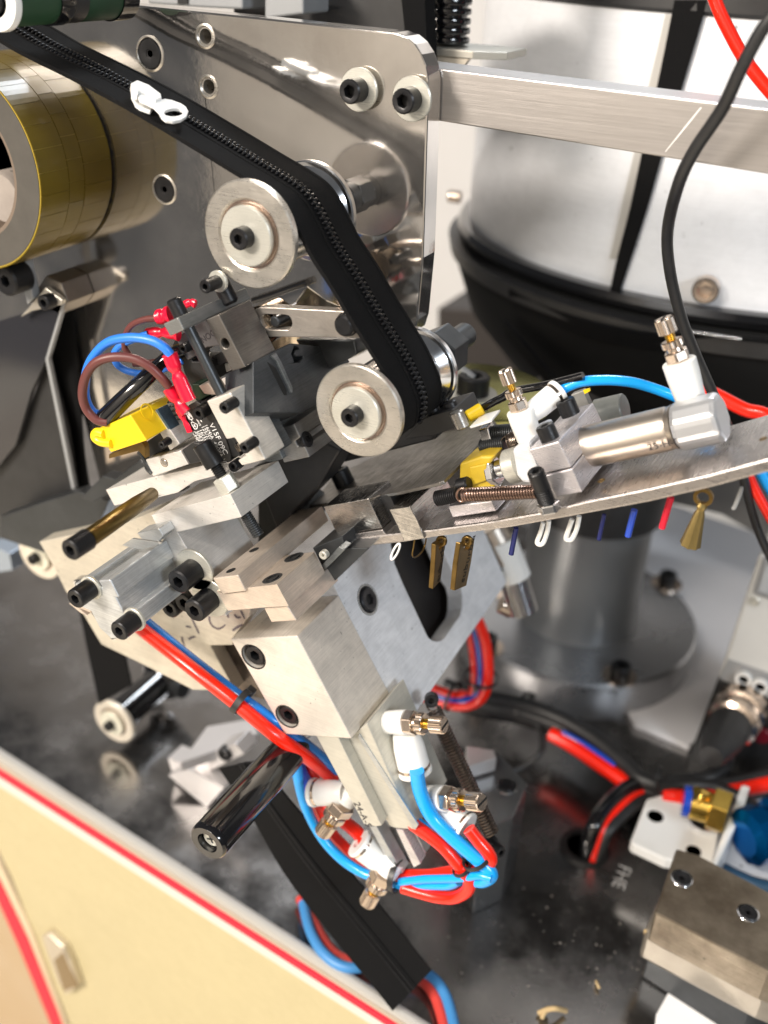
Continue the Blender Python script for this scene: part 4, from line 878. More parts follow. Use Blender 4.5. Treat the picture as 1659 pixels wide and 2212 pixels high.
# two threaded posts and nuts near the spring end
th_ = thing('threaded_post', 'zinc threaded post with bright nut above the yellow coupling', 'post', Y(1070, 935, -7))
nut('hex_nut', Y(*M5(1050, 520), -7), Y(*M5(1150, 490), -7), .5, CHR, th_)
thread('thread', Y(*M5(1150, 495), -7), Y(*M5(1400, 480), -7), .36, STD, th_)
thread('thread', Y(*M5(1010, 640), -7.4), Y(*M5(1270, 600), -7.4), .32, STD, th_)
helix('small_spring', Y(*M5(1320, 590), -7.6), Y(*M5(1420, 560), -7.6), .36, .035, 6, SPD, th_)
tube('spring_loop', [Y(*M5(1290 + 75 * math.cos(a), 605 + 80 * math.sin(a)), -7.6) for a in [i * .55 for i in range(11)]], .03, SPD, th_)
# copper tension spring
ts = thing('tension_spring', 'copper toned tension spring stretched along the feed rail', 'spring', Y(1080, 1065, -9.6))
sa, sb = Y(*M5(815, 1155), -10.4), Y(*M5(1600, 1120), -10.4)
helix('coil', sa, sb, rad(sa, 13), .05, 27, SPR, ts)
tube('hook', [Y(*M5(800 + 55 * math.cos(a), 1155 + 70 * math.sin(a)), -10.4) for a in [.4 + i * .5 for i in range(11)]], .05, SPR, ts)
thread('anchor_screw', Y(*M5(530, 1195), -9.6), Y(*M5(760, 1150), -9.6), .33, BLK, ts)
ps = thing('spring_post', 'black socket screw and bright nut holding the far end of the copper spring', 'screw', Y(1170, 1060, -10))
pa_, pb_ = Y(*F_(165, 1375), -10.6), Y(*F_(245, 1590), -10.2); ax = (pb_ - pa_).normalized()
screw(pa_ + ax * .75, -ax, rad(pa_, 19), .8, par=ps, hexr=.5)
thread('thread', pa_ + ax * .7, pb_, .33, BLK, ps)
nut('hex_nut', Y(*F_(245, 1570), -10.3), Y(*F_(258, 1625), -10.3), .46, CHR, ps)
# mounting block of the cylinder
mb = thing('cylinder_mount', 'split aluminium mounting block clamping the nose of the small air cylinder', 'mounting block', Y(1180, 1000, -9.5))
ym_ = -9.6
mm = mat('pink_white_aluminium', (.78, .74, .76), .3, .7, .12, 40, .06, 600, grain=0.3)
py('upper_half', F_([(118, 1232), (312, 1178), (395, 1345), (215, 1385)]), ym_, ym_ + 4.2, mm, mb, bev=.05)
py('lower_half', F_([(215, 1400), (400, 1352), (465, 1505), (300, 1535), (255, 1470)]), ym_, ym_ + 4.2, mm, mb, bev=.05)
py('nose_block', F_([(10, 1230), (120, 1180), (200, 1400), (140, 1450), (80, 1450), (40, 1400)]), ym_ + .5, ym_ + 3.2, ALUC, mb, bev=.15)
py('foot_block', [M5(650, 1275), M5(1120, 1220), M5(1170, 1330), M5(700, 1400)], ym_ + .35, ym_ + 2, mm, mb, bev=.05)
cyl('rod', Y(*M5(1180, 880), -8.2), Y(*M5(1330, 850), -8.2), .38, CHR, mb)
nut('hex_nut', Y(*M5(1110, 905), -8.2), Y(*M5(1180, 890), -8.2), .68, CHR, mb)
lathe('nose_nut', [(.6, 0), (.72, .1), (.72, .6), (.6, .7)], Y(*M5(1290, 860), -8.2), WD, ZNC, mb, 24)
for (u, v) in (F_(240, 1120), F_(370, 955)):
    q = Y(u, v, -9.0 if u < 1190 else -7.2); screw(q + HD * .35, -HD, rad(q, 21), .65, par=mb, hexr=.5)
ac = thing('air_cylinder', 'round stainless air cylinder with printed code, lying on the feed rail', 'air cylinder', Y(1330, 960, -7.6))
ca, cb_ = Y(*F_(440, 1225), -7.4), Y(*F_(1070, 1085), -7.4)
axc = (cb_ - ca).normalized(); rc_ = rad(ca, 46)
mst = mat('barrel_steel', (.62, .55, .48), .36, 1, .1, 30, .06, 400, stretch=(.3, 6, 6))
lathe('barrel', [(rc_ * .9, -.5), (rc_ * .9, .1), (rc_, .15), (rc_ * 1.03, .3), (rc_, .5), (rc_, (cb_ - ca).length - .3), (rc_ * .95, (cb_ - ca).length - .2), (rc_ * 1.02, (cb_ - ca).length)], ca, axc, mst, ac, 64)
x2, y2, n2 = frame(axc)
oc = [cb_ + (x2 * math.cos(a + .39) + y2 * math.sin(a + .39)) * rc_ * 1.16 for a in [i * math.pi / 4 for i in range(8)]]
extrude('end_cap', oc, axc * 1.75, mat('satin_cap', (.60, .61, .63), .36, .7, .05, 30), ac, bev=.2)
fc_ = (CAM - ca).normalized(); fc_ = (fc_ - fc_.dot(axc) * axc).normalized(); up2 = axc.cross(fc_) * -1
dn = (fc_ * .80 + up2.normalized() * (-.6 if up2.z > 0 else .6)).normalized()
text('printed_text', '25-H-R', ca + axc * 3.0 + dn * (rc_ + .05), axc, dn.cross(axc), .42, INK, ac)

# ---- speed controllers
def fitting(label, b0, hx, kn, br_=None, brr=15, r=19, rh=17, rk=16, back=False, sz=1.0, par=None, elbow=None):
    """b0: foot of the white body, hx: where the hex nut starts, kn: end of the knurled knob, br_: end of the tube collar"""
    g = thing('speed_controller', label, 'speed controller', b0, 'white speed controller fittings')
    ax = (kn - hx).normalized(); R_ = rad(hx, r)
    lathe('body', [(R_ * .86, 0), (R_ * .9, .05), (R_ * 1.0, (hx - b0).length * .6), (R_ * 1.02, (hx - b0).length - .05), (R_ * .96, (hx - b0).length)], b0, hx - b0, WHT, g, 40)
    L_ = (kn - hx).length; rr = rad(hx, rh)
    nut('hex_nut', hx, hx + ax * L_ * .24, rr * 1.05, NKL, g)
    lathe('neck', [(rr * .72, L_ * .24), (rr * .70, L_ * .34)], hx, ax, NKL, g, 24)
    lathe('lock_ring', [(rr * .82, L_ * .32), (rr * .9, L_ * .34), (rr * .9, L_ * .47), (rr * .8, L_ * .49), (rr * .4, L_ * .50)], hx, ax, NKL, g, 48, 20, ripple=.07)
    thread('stem', hx + ax * L_ * .48, hx + ax * L_ * .66, rr * .42, BRS, g, .06)
    rk_ = rad(hx, rk)
    lathe('knob', [(rk_ * .7, L_ * .64), (rk_ * .95, L_ * .66), (rk_ * .95, L_ * .97), (rk_ * .85, L_)], hx, ax, NKL, g, 52, 20, ripple=.07)
    xx, yy_, _ = frame(ax)
    extrude('slot', [kn + xx * a * rk_ * .85 + yy_ * b * .05 + ax * .004 for a, b in ((-1, -1), (1, -1), (1, 1), (-1, 1))], ax * .006, HOL, g, bev=0)
    if br_ is not None:
        o = b0.lerp(hx, .5) if elbow is None else elbow; d = (br_ - o); Lb = d.length; rb_ = rad(o, brr)
        lathe('branch', [(rb_ * .8, 0), (rb_ * .95, Lb * .3), (rb_ * 1.0, Lb * .78), (rb_ * .94, Lb * .80)], o, d, WHT, g, 40)
        ringy('nickel_band', [(rb_ * .5, Lb * .78), (rb_ * 1.0, Lb * .79), (rb_ * 1.0, Lb * .86), (rb_ * .5, Lb * .86)], o, d, NKL, g)
        ringy('release_collar', [(rb_ * .45, Lb * .86), (rb_ * 1.06, Lb * .87), (rb_ * 1.10, Lb * .92), (rb_ * 1.06, Lb * .98), (rb_ * .45, Lb)], o, d, WHT, g)
    return g
fitting('upright white speed controller on the far end of the round cylinder', Y(1492, 862, -6.6), Y(*F_(1085, 660), -6.6), Y(*F_(985, 385), -6.6), None, r=36, rh=26, rk=22)
fitting('white speed controller elbow beside the split mounting block', Y(*F_(125, 1165), -8.0), Y(*F_(65, 975), -8.0), Y(1090, 798, -8.0), Y(*F_(320, 850), -6.6), brr=26, r=30, rh=21, rk=17, elbow=Y(*F_(120, 1010), -7.8))
cable('air_tube', [Y(u, v, y) for u, v, y in ((*F_(315, 855), -6.6), (*F_(440, 800), -6.4), (*F_(600, 785), -6), (*F_(760, 795), -5.6), (*F_(900, 830), -5.2), (*F_(1060, 890), -4.8), (*F_(1200, 960), -4.4))], rad(Y(1300, 830, -6), 11.5), BLU, 'light blue air tube arching from the elbow fitting over the round cylinder', 'air tube')
yl = thing('clear_bottle_part', 'frosted clear plastic piece with yellow mark behind the cylinder', 'plastic part', Y(1290, 910, -3))
cyl('clear_body', Y(*F_(560, 1000), -3), Y(*F_(740, 960), -3), .62, mat('frosted_clear', (.20, .21, .20), .3, 0, .3, 60), yl)
py('yellow_mark', F_([(470, 850), (510, 838), (515, 855), (480, 875)]), -3, -2.9, YEL, yl, bev=0)
py('clear_plate', F_([(390, 880), (470, 850), (520, 960), (540, 1060), (440, 1060)]), -2.8, -2.4, CLR, yl)
bs = thing('brass_stage', 'brass toned round plate with a black bolt behind the lower roller', 'plate', Y(1030, 850, 6))
qq = Y(1035, 858, 4); lathe('stage_plate', [(3.9, 0), (3.9, .35), (3.7, .45), (.1, .45)], qq, ZD, mat('yellow_zinc', (.62, .60, .22), .25, .95, .3, 20), bs, 48)
lathe('zinc_washer', [(1.3, .46), (1.3, .62), (.2, .62)], qq + Vector((0, -1, 0)), ZD, ZNC, bs); screw(qq + Vector((0, -1, .62)), ZD, .85, 1.0, par=bs)
py('grey_plate', N6([(540, 430), (600, 405), (780, 540), (640, 900), (520, 880)]), 3, 3.4, GRY, bs)

# ---- slider pulls hanging under the rail
def hang(label, px, m, y, name='slider_pull', rw=.05, cat='pull'):
    return thing(name, label, cat, Y(*px, y), 'zipper slider pulls hanging from the feed rail')
XP = lambda u, v, p0: pl(u, v, p0, XD)
for k, (poly, slot_, loopc, lab_, txt) in enumerate((
    ([(650, 350), (748, 280), (735, 480), (690, 830), (590, 940), (615, 640), (628, 370)], [(672, 400), (715, 360), (712, 400), (670, 440)], (700, 320), 'darker antique brass tag pull in front of the slot of the white plate', 'suburbia'),
    ([(945, 348), (1000, 350), (1085, 285), (1128, 290), (1080, 600), (1020, 895), (868, 960), (900, 640)], [(990, 400), (1075, 355), (1070, 400), (1040, 430), (992, 442)], (1030, 320), 'big antique brass tag pull with script lettering, in front of the white plate', 'suburbia'))):
    g = hang(lab_, N2(900, 300), ANT, -9.5); p0 = Y(*N2(*loopc), -9.3 + .1 * k)
    extrude('tag', [XP(u, v, p0) for u, v in N2(poly)], XD * -.22, ANT, g, [[XP(u, v, p0) for u, v in N2(slot_)]], bev=.03)
    tube('ring', [Y(*N2(loopc[0] + 48 * math.cos(a), loopc[1] + 50 * math.sin(a)), -9.35) for a in [i * .7 for i in range(10)]], .09, ANT, g)
    bx = N2(*((655, 850) if k == 0 else (965, 860))); o_ = XP(*bx, p0) + XD * .012
    t2 = N2(*((705, 500) if k == 0 else (1050, 510))); dr_ = XP(*t2, p0) + XD * .012 - o_
    t_ = text('engraved_text', txt, o_, dr_, YD * -1, .62, HOL, g)
g = hang('thin open brass loop pull at the inner end of the rail', N2(400, 400), ANT, -9.6)
p0 = Y(*N2(400, 350), -9.6); tube('loop', [XP(u, v, p0) for u, v in N2([(355, 300), (340, 400), (325, 500), (360, 530), (420, 490), (470, 420), (498, 320), (500, 290)])], .035, ANT, g)
g = hang('white oval ring pull against the white plate', N2(110, 450), WHT, -9.6)
q = Y(*N2(105, 460), -9.9); ax_ = Vector((.75, -.5, .2)); x3, y3, n3 = frame(ax_)
tube('ring', [Y(*N2(108 + 62 * math.cos(a) * .8 - 30 * math.sin(a) * 1.0, 455 + 95 * math.sin(a) - 40 * math.cos(a)), -9.9) for a in [i * .45 for i in range(15)]], .05, WHT, g)
def loop_pull(label, pts, m, y, r):
    g = hang(label, pts[0], m, y); tube('loop', [Y(u, v, y) for u, v in pts], r, m, g); return g
loop_pull('white narrow loop pull over the grey column', I_([(215, 40), (195, 110), (175, 165), (190, 182), (215, 170), (240, 100), (250, 30)]), WHT, -8.5, .10)
loop_pull('white narrow loop pull just beside the black motor housing', I_([(400, 20), (375, 90), (360, 140), (375, 152), (400, 145), (430, 80), (445, 0)]), WHT, -8.5, .10)
def bar_pull(label, a, b, r, m, y=-8.5):
    g = hang(label, a, m, y); tube('bar', [Y(*a, y), Y((a[0] + b[0]) / 2, (a[1] + b[1]) / 2, y), Y(*b, y)], r, m, g); return g
bar_pull('dark navy enamel pull seen edge-on over the column top', I_(605, -10), I_(572, 150), .09, NAV)
bar_pull('navy enamel pull hanging beside the tilted steel rod', I_(40, 75), I_(8, 245), .11, NAV, -8.8)
bar_pull('bright blue enamel pull beside the black motor housing', I_(800, -40), I_(758, 128), .13, BLD)
bar_pull('thin red pull hanging in front of the painted white reflection', N3(735, 190), N3(650, 480), .13, REDP)
g = hang('brass bell shaped pull on a ring, in front of the painted white reflection', N3(1040, 180), ANT, -8.5)
q = Y(*N3(1045, 185), -8.5); ringy('ring', [(.22, -.08), (.36, -.08), (.36, .08), (.22, .08)], q, YD, ANT, g, 24)
qa, qe = Y(*N3(1040, 240), -8.5), Y(*N3(915, 650), -8.5)
lathe('bell', [(.14, 0), (.2, .15), (.14, .3), (.2, .5), (.36, (qe - qa).length * .85), (.40, (qe - qa).length * .97), (.3, (qe - qa).length)], qa, qe - qa, mat('pull_brass', (.42, .31, .12), .35, .9, .2, 80), g, 16, 25, ripple=.12)
loop_pull('small grey wire pull near the end of the rail', N3([(1400, 100), (1370, 190), (1340, 270), (1325, 290), (1345, 285), (1400, 150), (1410, 90)]), GRY, -8.3, .06)

# ================================================================== LOWER SLIM CYLINDER
lc = thing('slim_cylinder', 'slim pale air cylinder under the clamp block, printed with a code', 'air cylinder', Y(800, 1700, -12.5))
py('body', [(682, 1588), (728, 1588), K_(795, 385), K_(755, 390), K_(680, 375)], -12.9, -12.3, ALUB, lc, bev=.04)
py('body', [(728, 1585), H_(640, 1380), H_(700, 1330), K_(1008, 412), K_(880, 400), K_(842, 385)], -12.3, -8.7, ALUB, lc, bev=.06)
py('flange_edge', [H_(640, 1420), H_(650, 1400), K_(1030, 380), K_(1008, 414)], -12.36, -12.28, ALUG, lc, bev=.01)
py('slide_bar', K_([(715, 388), (760, 388), (930, 690), (880, 700)]), -11.9, -11.2, ALUG, lc, bev=.03)
py('slide_bar', K_([(885, 405), (930, 412), (1045, 630), (1000, 655)]), -12.2, -11.6, mm, lc, bev=.03)
py('slide_back', K_([(740, 390), (1000, 400), (1080, 560), (960, 640), (860, 600)]), -11.0, -10.4, ALUG, lc, bev=.03)
text('printed_text', '24-A-S', Y(*K_(628, 232), -12.912), HD, WD, .52, INK, lc)
ls = thing('white_side_strip', 'thin white aluminium strip beside the dark tension spring', 'strip', Y(970, 1640, w0.y))
pw('strip_body', [H_(850, 1080), H_(900, 1080), K_(1200, 130), K_(1240, 140), K_(1270, 180), K_(1190, 130), K_(1130, 20), H_(1060, 1500)], w0 - WD * .3, .5, ALUC, ls, bev=.02)
# dark spring
d1, d2 = Y(*H_(1130, 1245), -8.0), Y(*K_(1505, 440), -9.2)
ds = thing('tension_spring', 'dark steel tension spring hanging beside the slim cylinder', 'spring', d1)
helix('coil', d1, d2, rad(d1, 15), .062, 44, SPD, ds)
tube('hook', [d1 + (d1 - d2).normalized() * .15 + Vector((math.cos(a) * .3, 0, math.sin(a) * .3)) for a in [i * .6 for i in range(9)]], .05, SPD, ds)
screw(Y(*H_(1115, 1170), -8.0), (Vector((.3, -.7, .3))), .33, .5, par=ds, hexr=.5)
qz = Y(*K_(1500, 500), -9.3); sc_ = thing('spring_anchor', 'black screw and clip at the lower end of the dark spring', 'screw', qz)
screw(qz, Vector((.85, -.45, .1)), .30, .75, par=sc_, hexr=.5); cyl('clip', qz - ZD * .5, qz + ZD * .3, .32, BLM, sc_)
yq = -11.0
fitting('white speed controller at the top of the slim cylinder, its branch pointing down', Y(*H_(800, 1325), yq), Y(*H_(955, 1325), yq), Y(*H_(1200, 1345), yq), Y(*H_(1010, 1650), yq - .2), brr=36, r=27, rh=27, rk=20, elbow=Y(*H_(950, 1400), yq))
fitting('white speed controller in the middle, its knob crossing the dark spring', Y(*K_(1030, 200), yq + .4), Y(*K_(1205, 210), yq), Y(*K_(1440, 235), yq - .3), Y(*K_(1345, 410), yq), brr=34, r=28, rh=28, rk=21, elbow=Y(*K_(1180, 290), yq + .3))
fitting('white speed controller beside the printed code, its knob pointing down', Y(*K_(600, 170), yq - .6), Y(*K_(550, 240), yq - 1), Y(*K_(412, 432), yq - 1.6), Y(*K_(345, 170), yq - 1), brr=29, r=22, rh=29, rk=21, elbow=Y(*K_(560, 175), yq - .8))
fitting('lowest white speed controller, tied to the tube bundle, its knob pointing down', Y(*K_(880, 600), yq - .6), Y(*K_(815, 680), yq - 1), Y(*K_(700, 885), yq - 1.6), Y(*K_(640, 490), yq - 1), brr=30, r=28, rh=29, rk=20, elbow=Y(*K_(810, 630), yq - .7))
def T5(pts, y, r, m, label, group='air tubes looping round the slim cylinder'):
    P_ = [Y(*N5(p[0], p[1]), p[2] if len(p) > 2 else y) for p in pts]; return cable('air_tube', P_, r, m, label, 'air tube', group, 14)
rt_ = .30
cable('air_tube', [Y(u, v, y) for u, v, y in ((285, 1338, -12.4), (310, 1362, -12.7), (400, 1432, -13.3), (510, 1519, -13.5), (600, 1592, -13.3), (660, 1634, -12.3), (720, 1682, -11))], .33, RED, 'red air tube running down from the compact cylinder past the cream plate', 'air tube')
cable('air_tube', [Y(u, v, y) for u, v, y in ((305, 1335, -12.0), (330, 1355, -12.2), (410, 1420, -12.7), (520, 1505, -13.0), (600, 1562, -12.8), (670, 1615, -11.8), (730, 1665, -11))], .26, mat('mid_blue_tube', (.01, .16, .55), .25, 0, coat=.4), 'blue air tube running beside the long red one past the cream plate', 'air tube')
T5([(95, 110), (115, 260), (170, 450), (280, 660), (420, 820), (560, 920), (680, 970), (880, 1030), (1100, 1030), (1250, 1030), (1320, 1000)], -11.8, .26, BLU, 'light blue air tube making the wide outer loop around the lower fittings')
T5([(110, 60), (120, 150), (170, 260), (230, 320)], -11.5, .34, BLD, 'dark blue air tube entering the fitting beside the printed code')
T5([(200, 60), (215, 180), (250, 300), (260, 440), (350, 620), (500, 780), (690, 915)], -11.0, .28, RED, 'red air tube behind the light blue outer loop')
T5([(300, 420, -10.8), (440, 540, -11), (560, 640, -11.3), (640, 740, -11.8)], -11, .34, RED, 'thick red air tube entering the lowest fitting from above')
T5([(820, 980), (900, 965), (1100, 960), (1300, 930), (1470, 915), (1560, 860), (1545, 790), (1470, 700), (1400, 610)], -11.6, .31, RED, 'red air tube from the middle fitting bending back under the cylinder')
T5([(900, 1050), (1050, 1095), (1180, 1125), (1300, 1125), (1390, 1070), (1400, 990), (1350, 920), (1200, 740), (1000, 590), (960, 560)], -12.0, .31, RED, 'red air tube making the lowest loop of the bundle')
T5([(1005, 170), (1030, 320), (1110, 500), (1260, 660), (1420, 800), (1520, 890), (1565, 960), (1500, 1000), (1420, 985)], -11.8, .34, BLU, 'light blue air tube dropping from the top fitting past the spring')
T5([(1010, 540), (1100, 610), (1220, 710), (1320, 800), (1340, 880)], -11.7, .16, BLU, 'thin blue tube behind the red one')
T5([(880, 1010), (1050, 990), (1200, 985), (1350, 980), (1480, 960), (1570, 985)], -12.1, .20, BLU, 'light blue printed tube in the middle of the lowest bundle')
def tie(label, c, n, r, w_=.16, name='cable_tie'):
    g = thing(name, label, 'cable tie', c, 'black nylon cable ties')
    ringy('band', [(r, -w_), (r + .07, -w_), (r + .07, w_), (r, w_)], c, n, BLM, g, 28)
    x, y, n = frame(n); q = c + x * (r + .1); extrude('lock', [q + x * a + n * b for a, b in ((-.1, -.2), (.25, -.2), (.25, .2), (-.1, .2))], y * .3, BLM, g, bev=.03)
tie('cable tie round the long red and blue tubes below the cream plate', Y(520, 1516, -13.3), Y(540, 1532, -13.3) - Y(500, 1500, -13.3), .58)
tie('cable tie on the red tube at the lowest loop', Y(*N5(1345, 910), -12), Vector((.5, .1, -.8)), .40, .08)
tie('cable tie joining the blue and red tubes near the spring clip', Y(*N5(1460, 830), -11.7), Vector((.5, .1, -.8)), .66, .09)
tie('cable tie round the bundle at the lowest fitting', Y(*N5(855, 960), -11.9), Vector((1, 0, .1)), .75, .14)

# ---- black grip handle
hd = thing('grip_handle', 'glossy black plastic grip handle with a cross screw in its end', 'handle', Y(447, 1822, -19))
ha, hb_ = Y(447, 1822, -19), Y(447, 1822, -19) + YD * 7.2
rh_ = rad(ha, 46)
lathe('grip', [(rh_ * .52, .5), (rh_ * .55, .02), (rh_ * .9, 0), (rh_ * .98, .1), (rh_, .3), (rh_ * 1.0, 5.5), (rh_ * .93, 7.0), (rh_ * .5, 7.2)], ha, YD, BLG, hd, 56, 40)
cyl('end_screw', ha + YD * .28, ha + YD * .55, rh_ * .47, ZNC, hd)
for a in (.4, 1.97):
    d = Vector((math.cos(a), 0, math.sin(a))); e = Vector((-d.z, 0, d.x)); q = ha + YD * .275
    extrude('cross_slot', [q + d * s1 * .22 + e * s2 * .045 for s1, s2 in ((-1, -1), (1, -1), (1, 1), (-1, 1))], YD * -.008, STD, hd, bev=0)
cyl('stem', hb_ - YD * .1, hb_ + YD * 3, rh_ * .35, CHR, hd)

# ================================================================== BELOW AND AROUND
# fabric tape lying down towards the cabinet edge
zl = thing('zipper_tape', 'wide black zipper tape hanging down beside the cabinet edge, its cut end showing', 'zipper tape', Zp(880, 2100, 3))
RA = [CAM + ray(u, v) * d for u, v, d in ((570, 1640, 51), (608, 1705, 51.5), (680, 1790, 52), (746, 1870, 52.5), (836, 1974, 53), (900, 2055, 53), (932, 2095, 53))]
RB_ = [CAM + ray(u, v) * d for u, v, d in ((475, 1660, 53), (545, 1765, 53.5), (600, 1862, 54), (650, 1935, 54), (732, 2040, 54), (800, 2122, 53.5), (848, 2183, 53))]
ribbon('tape', RA, RB_, FAB, zl, .12)
mid = spline([a.lerp(b, .46) for a, b in zip(RA, RB_)], 20); mid2 = spline([a.lerp(b, .54) for a, b in zip(RA, RB_)], 20)
ribbon('raised_weave', [a.lerp(b, .38) for a, b in zip(RA, RB_)], [a.lerp(b, .62) for a, b in zip(RA, RB_)], FAB, zl, .26)
cdv = lambda p: p + (CAM - p).normalized() * .16
beads('coil_teeth', [cdv(p) for i, p in enumerate(mid) if i % 1 == 0] + [cdv(p) for p in mid2], .075, COI, zl)
# tape hanging at the left; its upper part paints a dark plate reflection
zd = thing('zipper_tape', 'black zipper tape hanging down behind the cream plate and the silver cylinder, its upper part standing in for a dark reflection in the side plate', 'zipper tape', Y(200, 1300, -1))
ribbon('tape', [Y(u, v, -5.0) for u, v in ((90, 640), (105, 800), (120, 1000), (150, 1200), (185, 1380), (215, 1520))], [Y(u, v, -5.0) for u, v in ((150, 620), (170, 800), (185, 1000), (225, 1200), (255, 1340), (285, 1480))], FAB, zd)
ld = thing('smoked_cover', 'smoked glossy cover standing at the edge of the side plate', 'cover', Y(60, 850, -3))
py('cover_panel', D_([(-60, 420), (400, 285), (300, 640), (200, 860), (100, 1200), (-60, 1400)]), -6.4, -6.1, GLS, ld, bev=.02)
py('cover_edge', D_([(400, 285), (415, 290), (310, 650), (480, 1480), (460, 1490), (290, 650)]), -6.45, -6.2, GRY, ld, bev=.02)
py('dark_panel', D_([(300, 650), (420, 1100), (480, 1500), (200, 1659), (-60, 1659), (-60, 1400), (100, 1200)]), -5.9, -5.5, BLM, ld, bev=.05)
hx = thing('hex_standoff', 'brown-grey hexagonal standoff on the side plate beside the smoked cover', 'standoff', Y(150, 620, -3))
nut('hex_body', Y(*D_(340, 240), -6.4), Y(*D_(340, 240), -6.4) + YD * 1.88, 1.0, mat('brown_grey_steel', (.30, .27, .24), .35, .85, .2, 40), hx)
nn_ = thing('corner_nut', 'bright angled clip with black screw in front of the hexagonal standoff', 'clip', Y(100, 640, -4.5))
py('clip_body', D_([(130, 380), (290, 190), (400, 270), (395, 300), (200, 340)]), -6.9, -6.6, mat('clip_beige', (.56, .53, .47), .4, .7), nn_)
sy(*D_(275, 290), -7.5, 17, .6, nn_); sy(*D_(30, 150), -8.2, 34, 1.2, nn_, hexr=.4)
py('strut', D_([(115, 20), (160, 0), (215, 260), (175, 300)]), -7.0, -6.5, GRY, nn_)
bt_ = thing('blue_grey_block', 'small blue-grey block at the edge of the dark bed behind the cream flanged roller', 'block', Y(20, 1210, -3))
py('block_body', [G_(-60, 180), G_(60, 245), G_(80, 350), G_(-60, 370)], -5, -2.5, mat('blue_grey_alu', (.36, .42, .50), .4, .6), bt_, bev=.06)
p8 = thing('lower_link_bar', 'dark rusty link bar passing behind the brass rod toward the smoked cover', 'bar', Y(150, 1110, -9))
py('bar_body', D_([(0, 1659), (300, 1560), (500, 1500), (700, 1560), (640, 1700), (300, 1900), (0, 1800)]), -7.5, -6.6, STD, p8, bev=.05)
py('bar_body', D_([(520, 1540), (660, 1400), (740, 1420), (900, 1300), (1000, 1390), (740, 1500), (600, 1570)]), -8.6, -7.8, STD, p8)
# low blocks on the bed
q0 = mat('satin_block', (.66, .64, .64), .35, .6, .1, 15)
lb1 = thing('low_bracket', 'pale angled bracket with one dark bolt on the bed under the cream plate', 'bracket', Zp(430, 1640, 3))
def zblock(name, poly, z, th, m, par, bev=.06): return extrude(name, [Zp(u, v, z) for u, v in poly], ZD * -th, m, par, bev=bev)
py('arm', G_([(1078, 1555), (1160, 1590), (1510, 1465), (1570, 1530), (1300, 1659), (1120, 1700)]), -4.5, -3.0, q0, lb1)
zblock('plate', G_([(1160, 1585), (1330, 1350), (1620, 1300), (1659, 1400), (1510, 1465)]), 4.6, .8, q0, lb1)
sy(*G_(1435, 1540), -4.8, 17, .5, lb1)
py('lower_arm', J_([(1080, 60), (1200, 20), (1440, 140), (1330, 270), (1160, 130)]), -5.2, -4.2, q0, lb1)
cyl('dark_axle', Y(*G_(980, 1040), 2), Y(*G_(1180, 1120), 1), .6, STD, lb1)
lb2 = thing('low_block', 'grey block with one recessed bolt on the bed beside the tube loops', 'block', Zp(1080, 1720, 4))
def c_(x, y): return (583 + .4557 * x, 1382.5 + .4557 * y)
zblock('block_body', [c_(925, 530), c_(1088, 545), c_(1222, 684), c_(1150, 840), c_(1010, 900), c_(900, 760)], 7, 6.95, mat('satin_grey', (.46, .47, .48), .22, .9, .12, 15), lb2)
q = Zp(*c_(1122, 695), 7); ringy('recess', [(.45, 0), (.62, 0), (.6, .03), (.45, .03)], q, ZD, CHR, lb2); screw(q, ZD, .46, .1, par=lb2, flat=True)
zblock('block_step', [c_(930, 500), c_(1060, 520), c_(1075, 560), c_(940, 600)], 8.2, 1.0, q0, lb2)
rw_ = thing('tilted_rod', 'bright steel rod of a tilted air cylinder behind the white slotted plate', 'rod', Y(1090, 1220, -4))
yo = W(*H_(1600, 425), w0).y + 1.2
cyl('barrel', Y(*H_(1490, 70), yo), Y(*H_(1600, 285), yo), .85 + yo * .02, mst, rw_); cyl('dark_band', Y(*H_(1590, 262), yo), Y(*H_(1612, 312), yo), .92, BLM, rw_)
cyl('end_piece', Y(*I_(-60, 150), yo), Y(*I_(40, 400), yo), .92, WHT, rw_); thread('threaded_nose', Y(*I_(20, 380), yo), Y(*I_(90, 610), yo), .92, CHR, rw_, .12)
cyl('side_port', Y(*I_(-60, 560), yo - .3), Y(*I_(20, 600), yo), .58, NKL, rw_)
# tube bundle behind the slotted plate
for j, (dx, m, lab_) in enumerate(((0, RED, 'outer red air tube of the tied loop behind the white plate'), (-40, BLD, 'dark blue air tube in the middle of the tied loop behind the white plate'), (-80, RED, 'inner red air tube of the tied loop behind the white plate'))):
    P_ = [Y(*H_(x, y), yo - .5 + .2 * j) for x, y in ((1400 + dx * .6, 640), (1460 + dx, 800), (1480 + dx, 1000), (1450 + dx * .9, 1150), (1360 + dx * .6, 1215 + dx * .8), (1240, 1215 + dx * .8), (1120, 1180 + dx * .9), (980, 1120 + dx))]
    cable('air_tube', P_, rad(P_[2], 12), m, lab_, 'air tube', 'tube loop tied behind the white slotted plate')
tie('cable tie high on the tube loop behind the white plate', Y(*H_(1435, 1035), yo - .3), Vector((.05, 0, 1)), 1.0, .1)
tie('cable tie low on the tube loop behind the white plate', Y(*H_(1245, 1160), yo - .3), Vector((1, 0, -.1)), .95, .1)
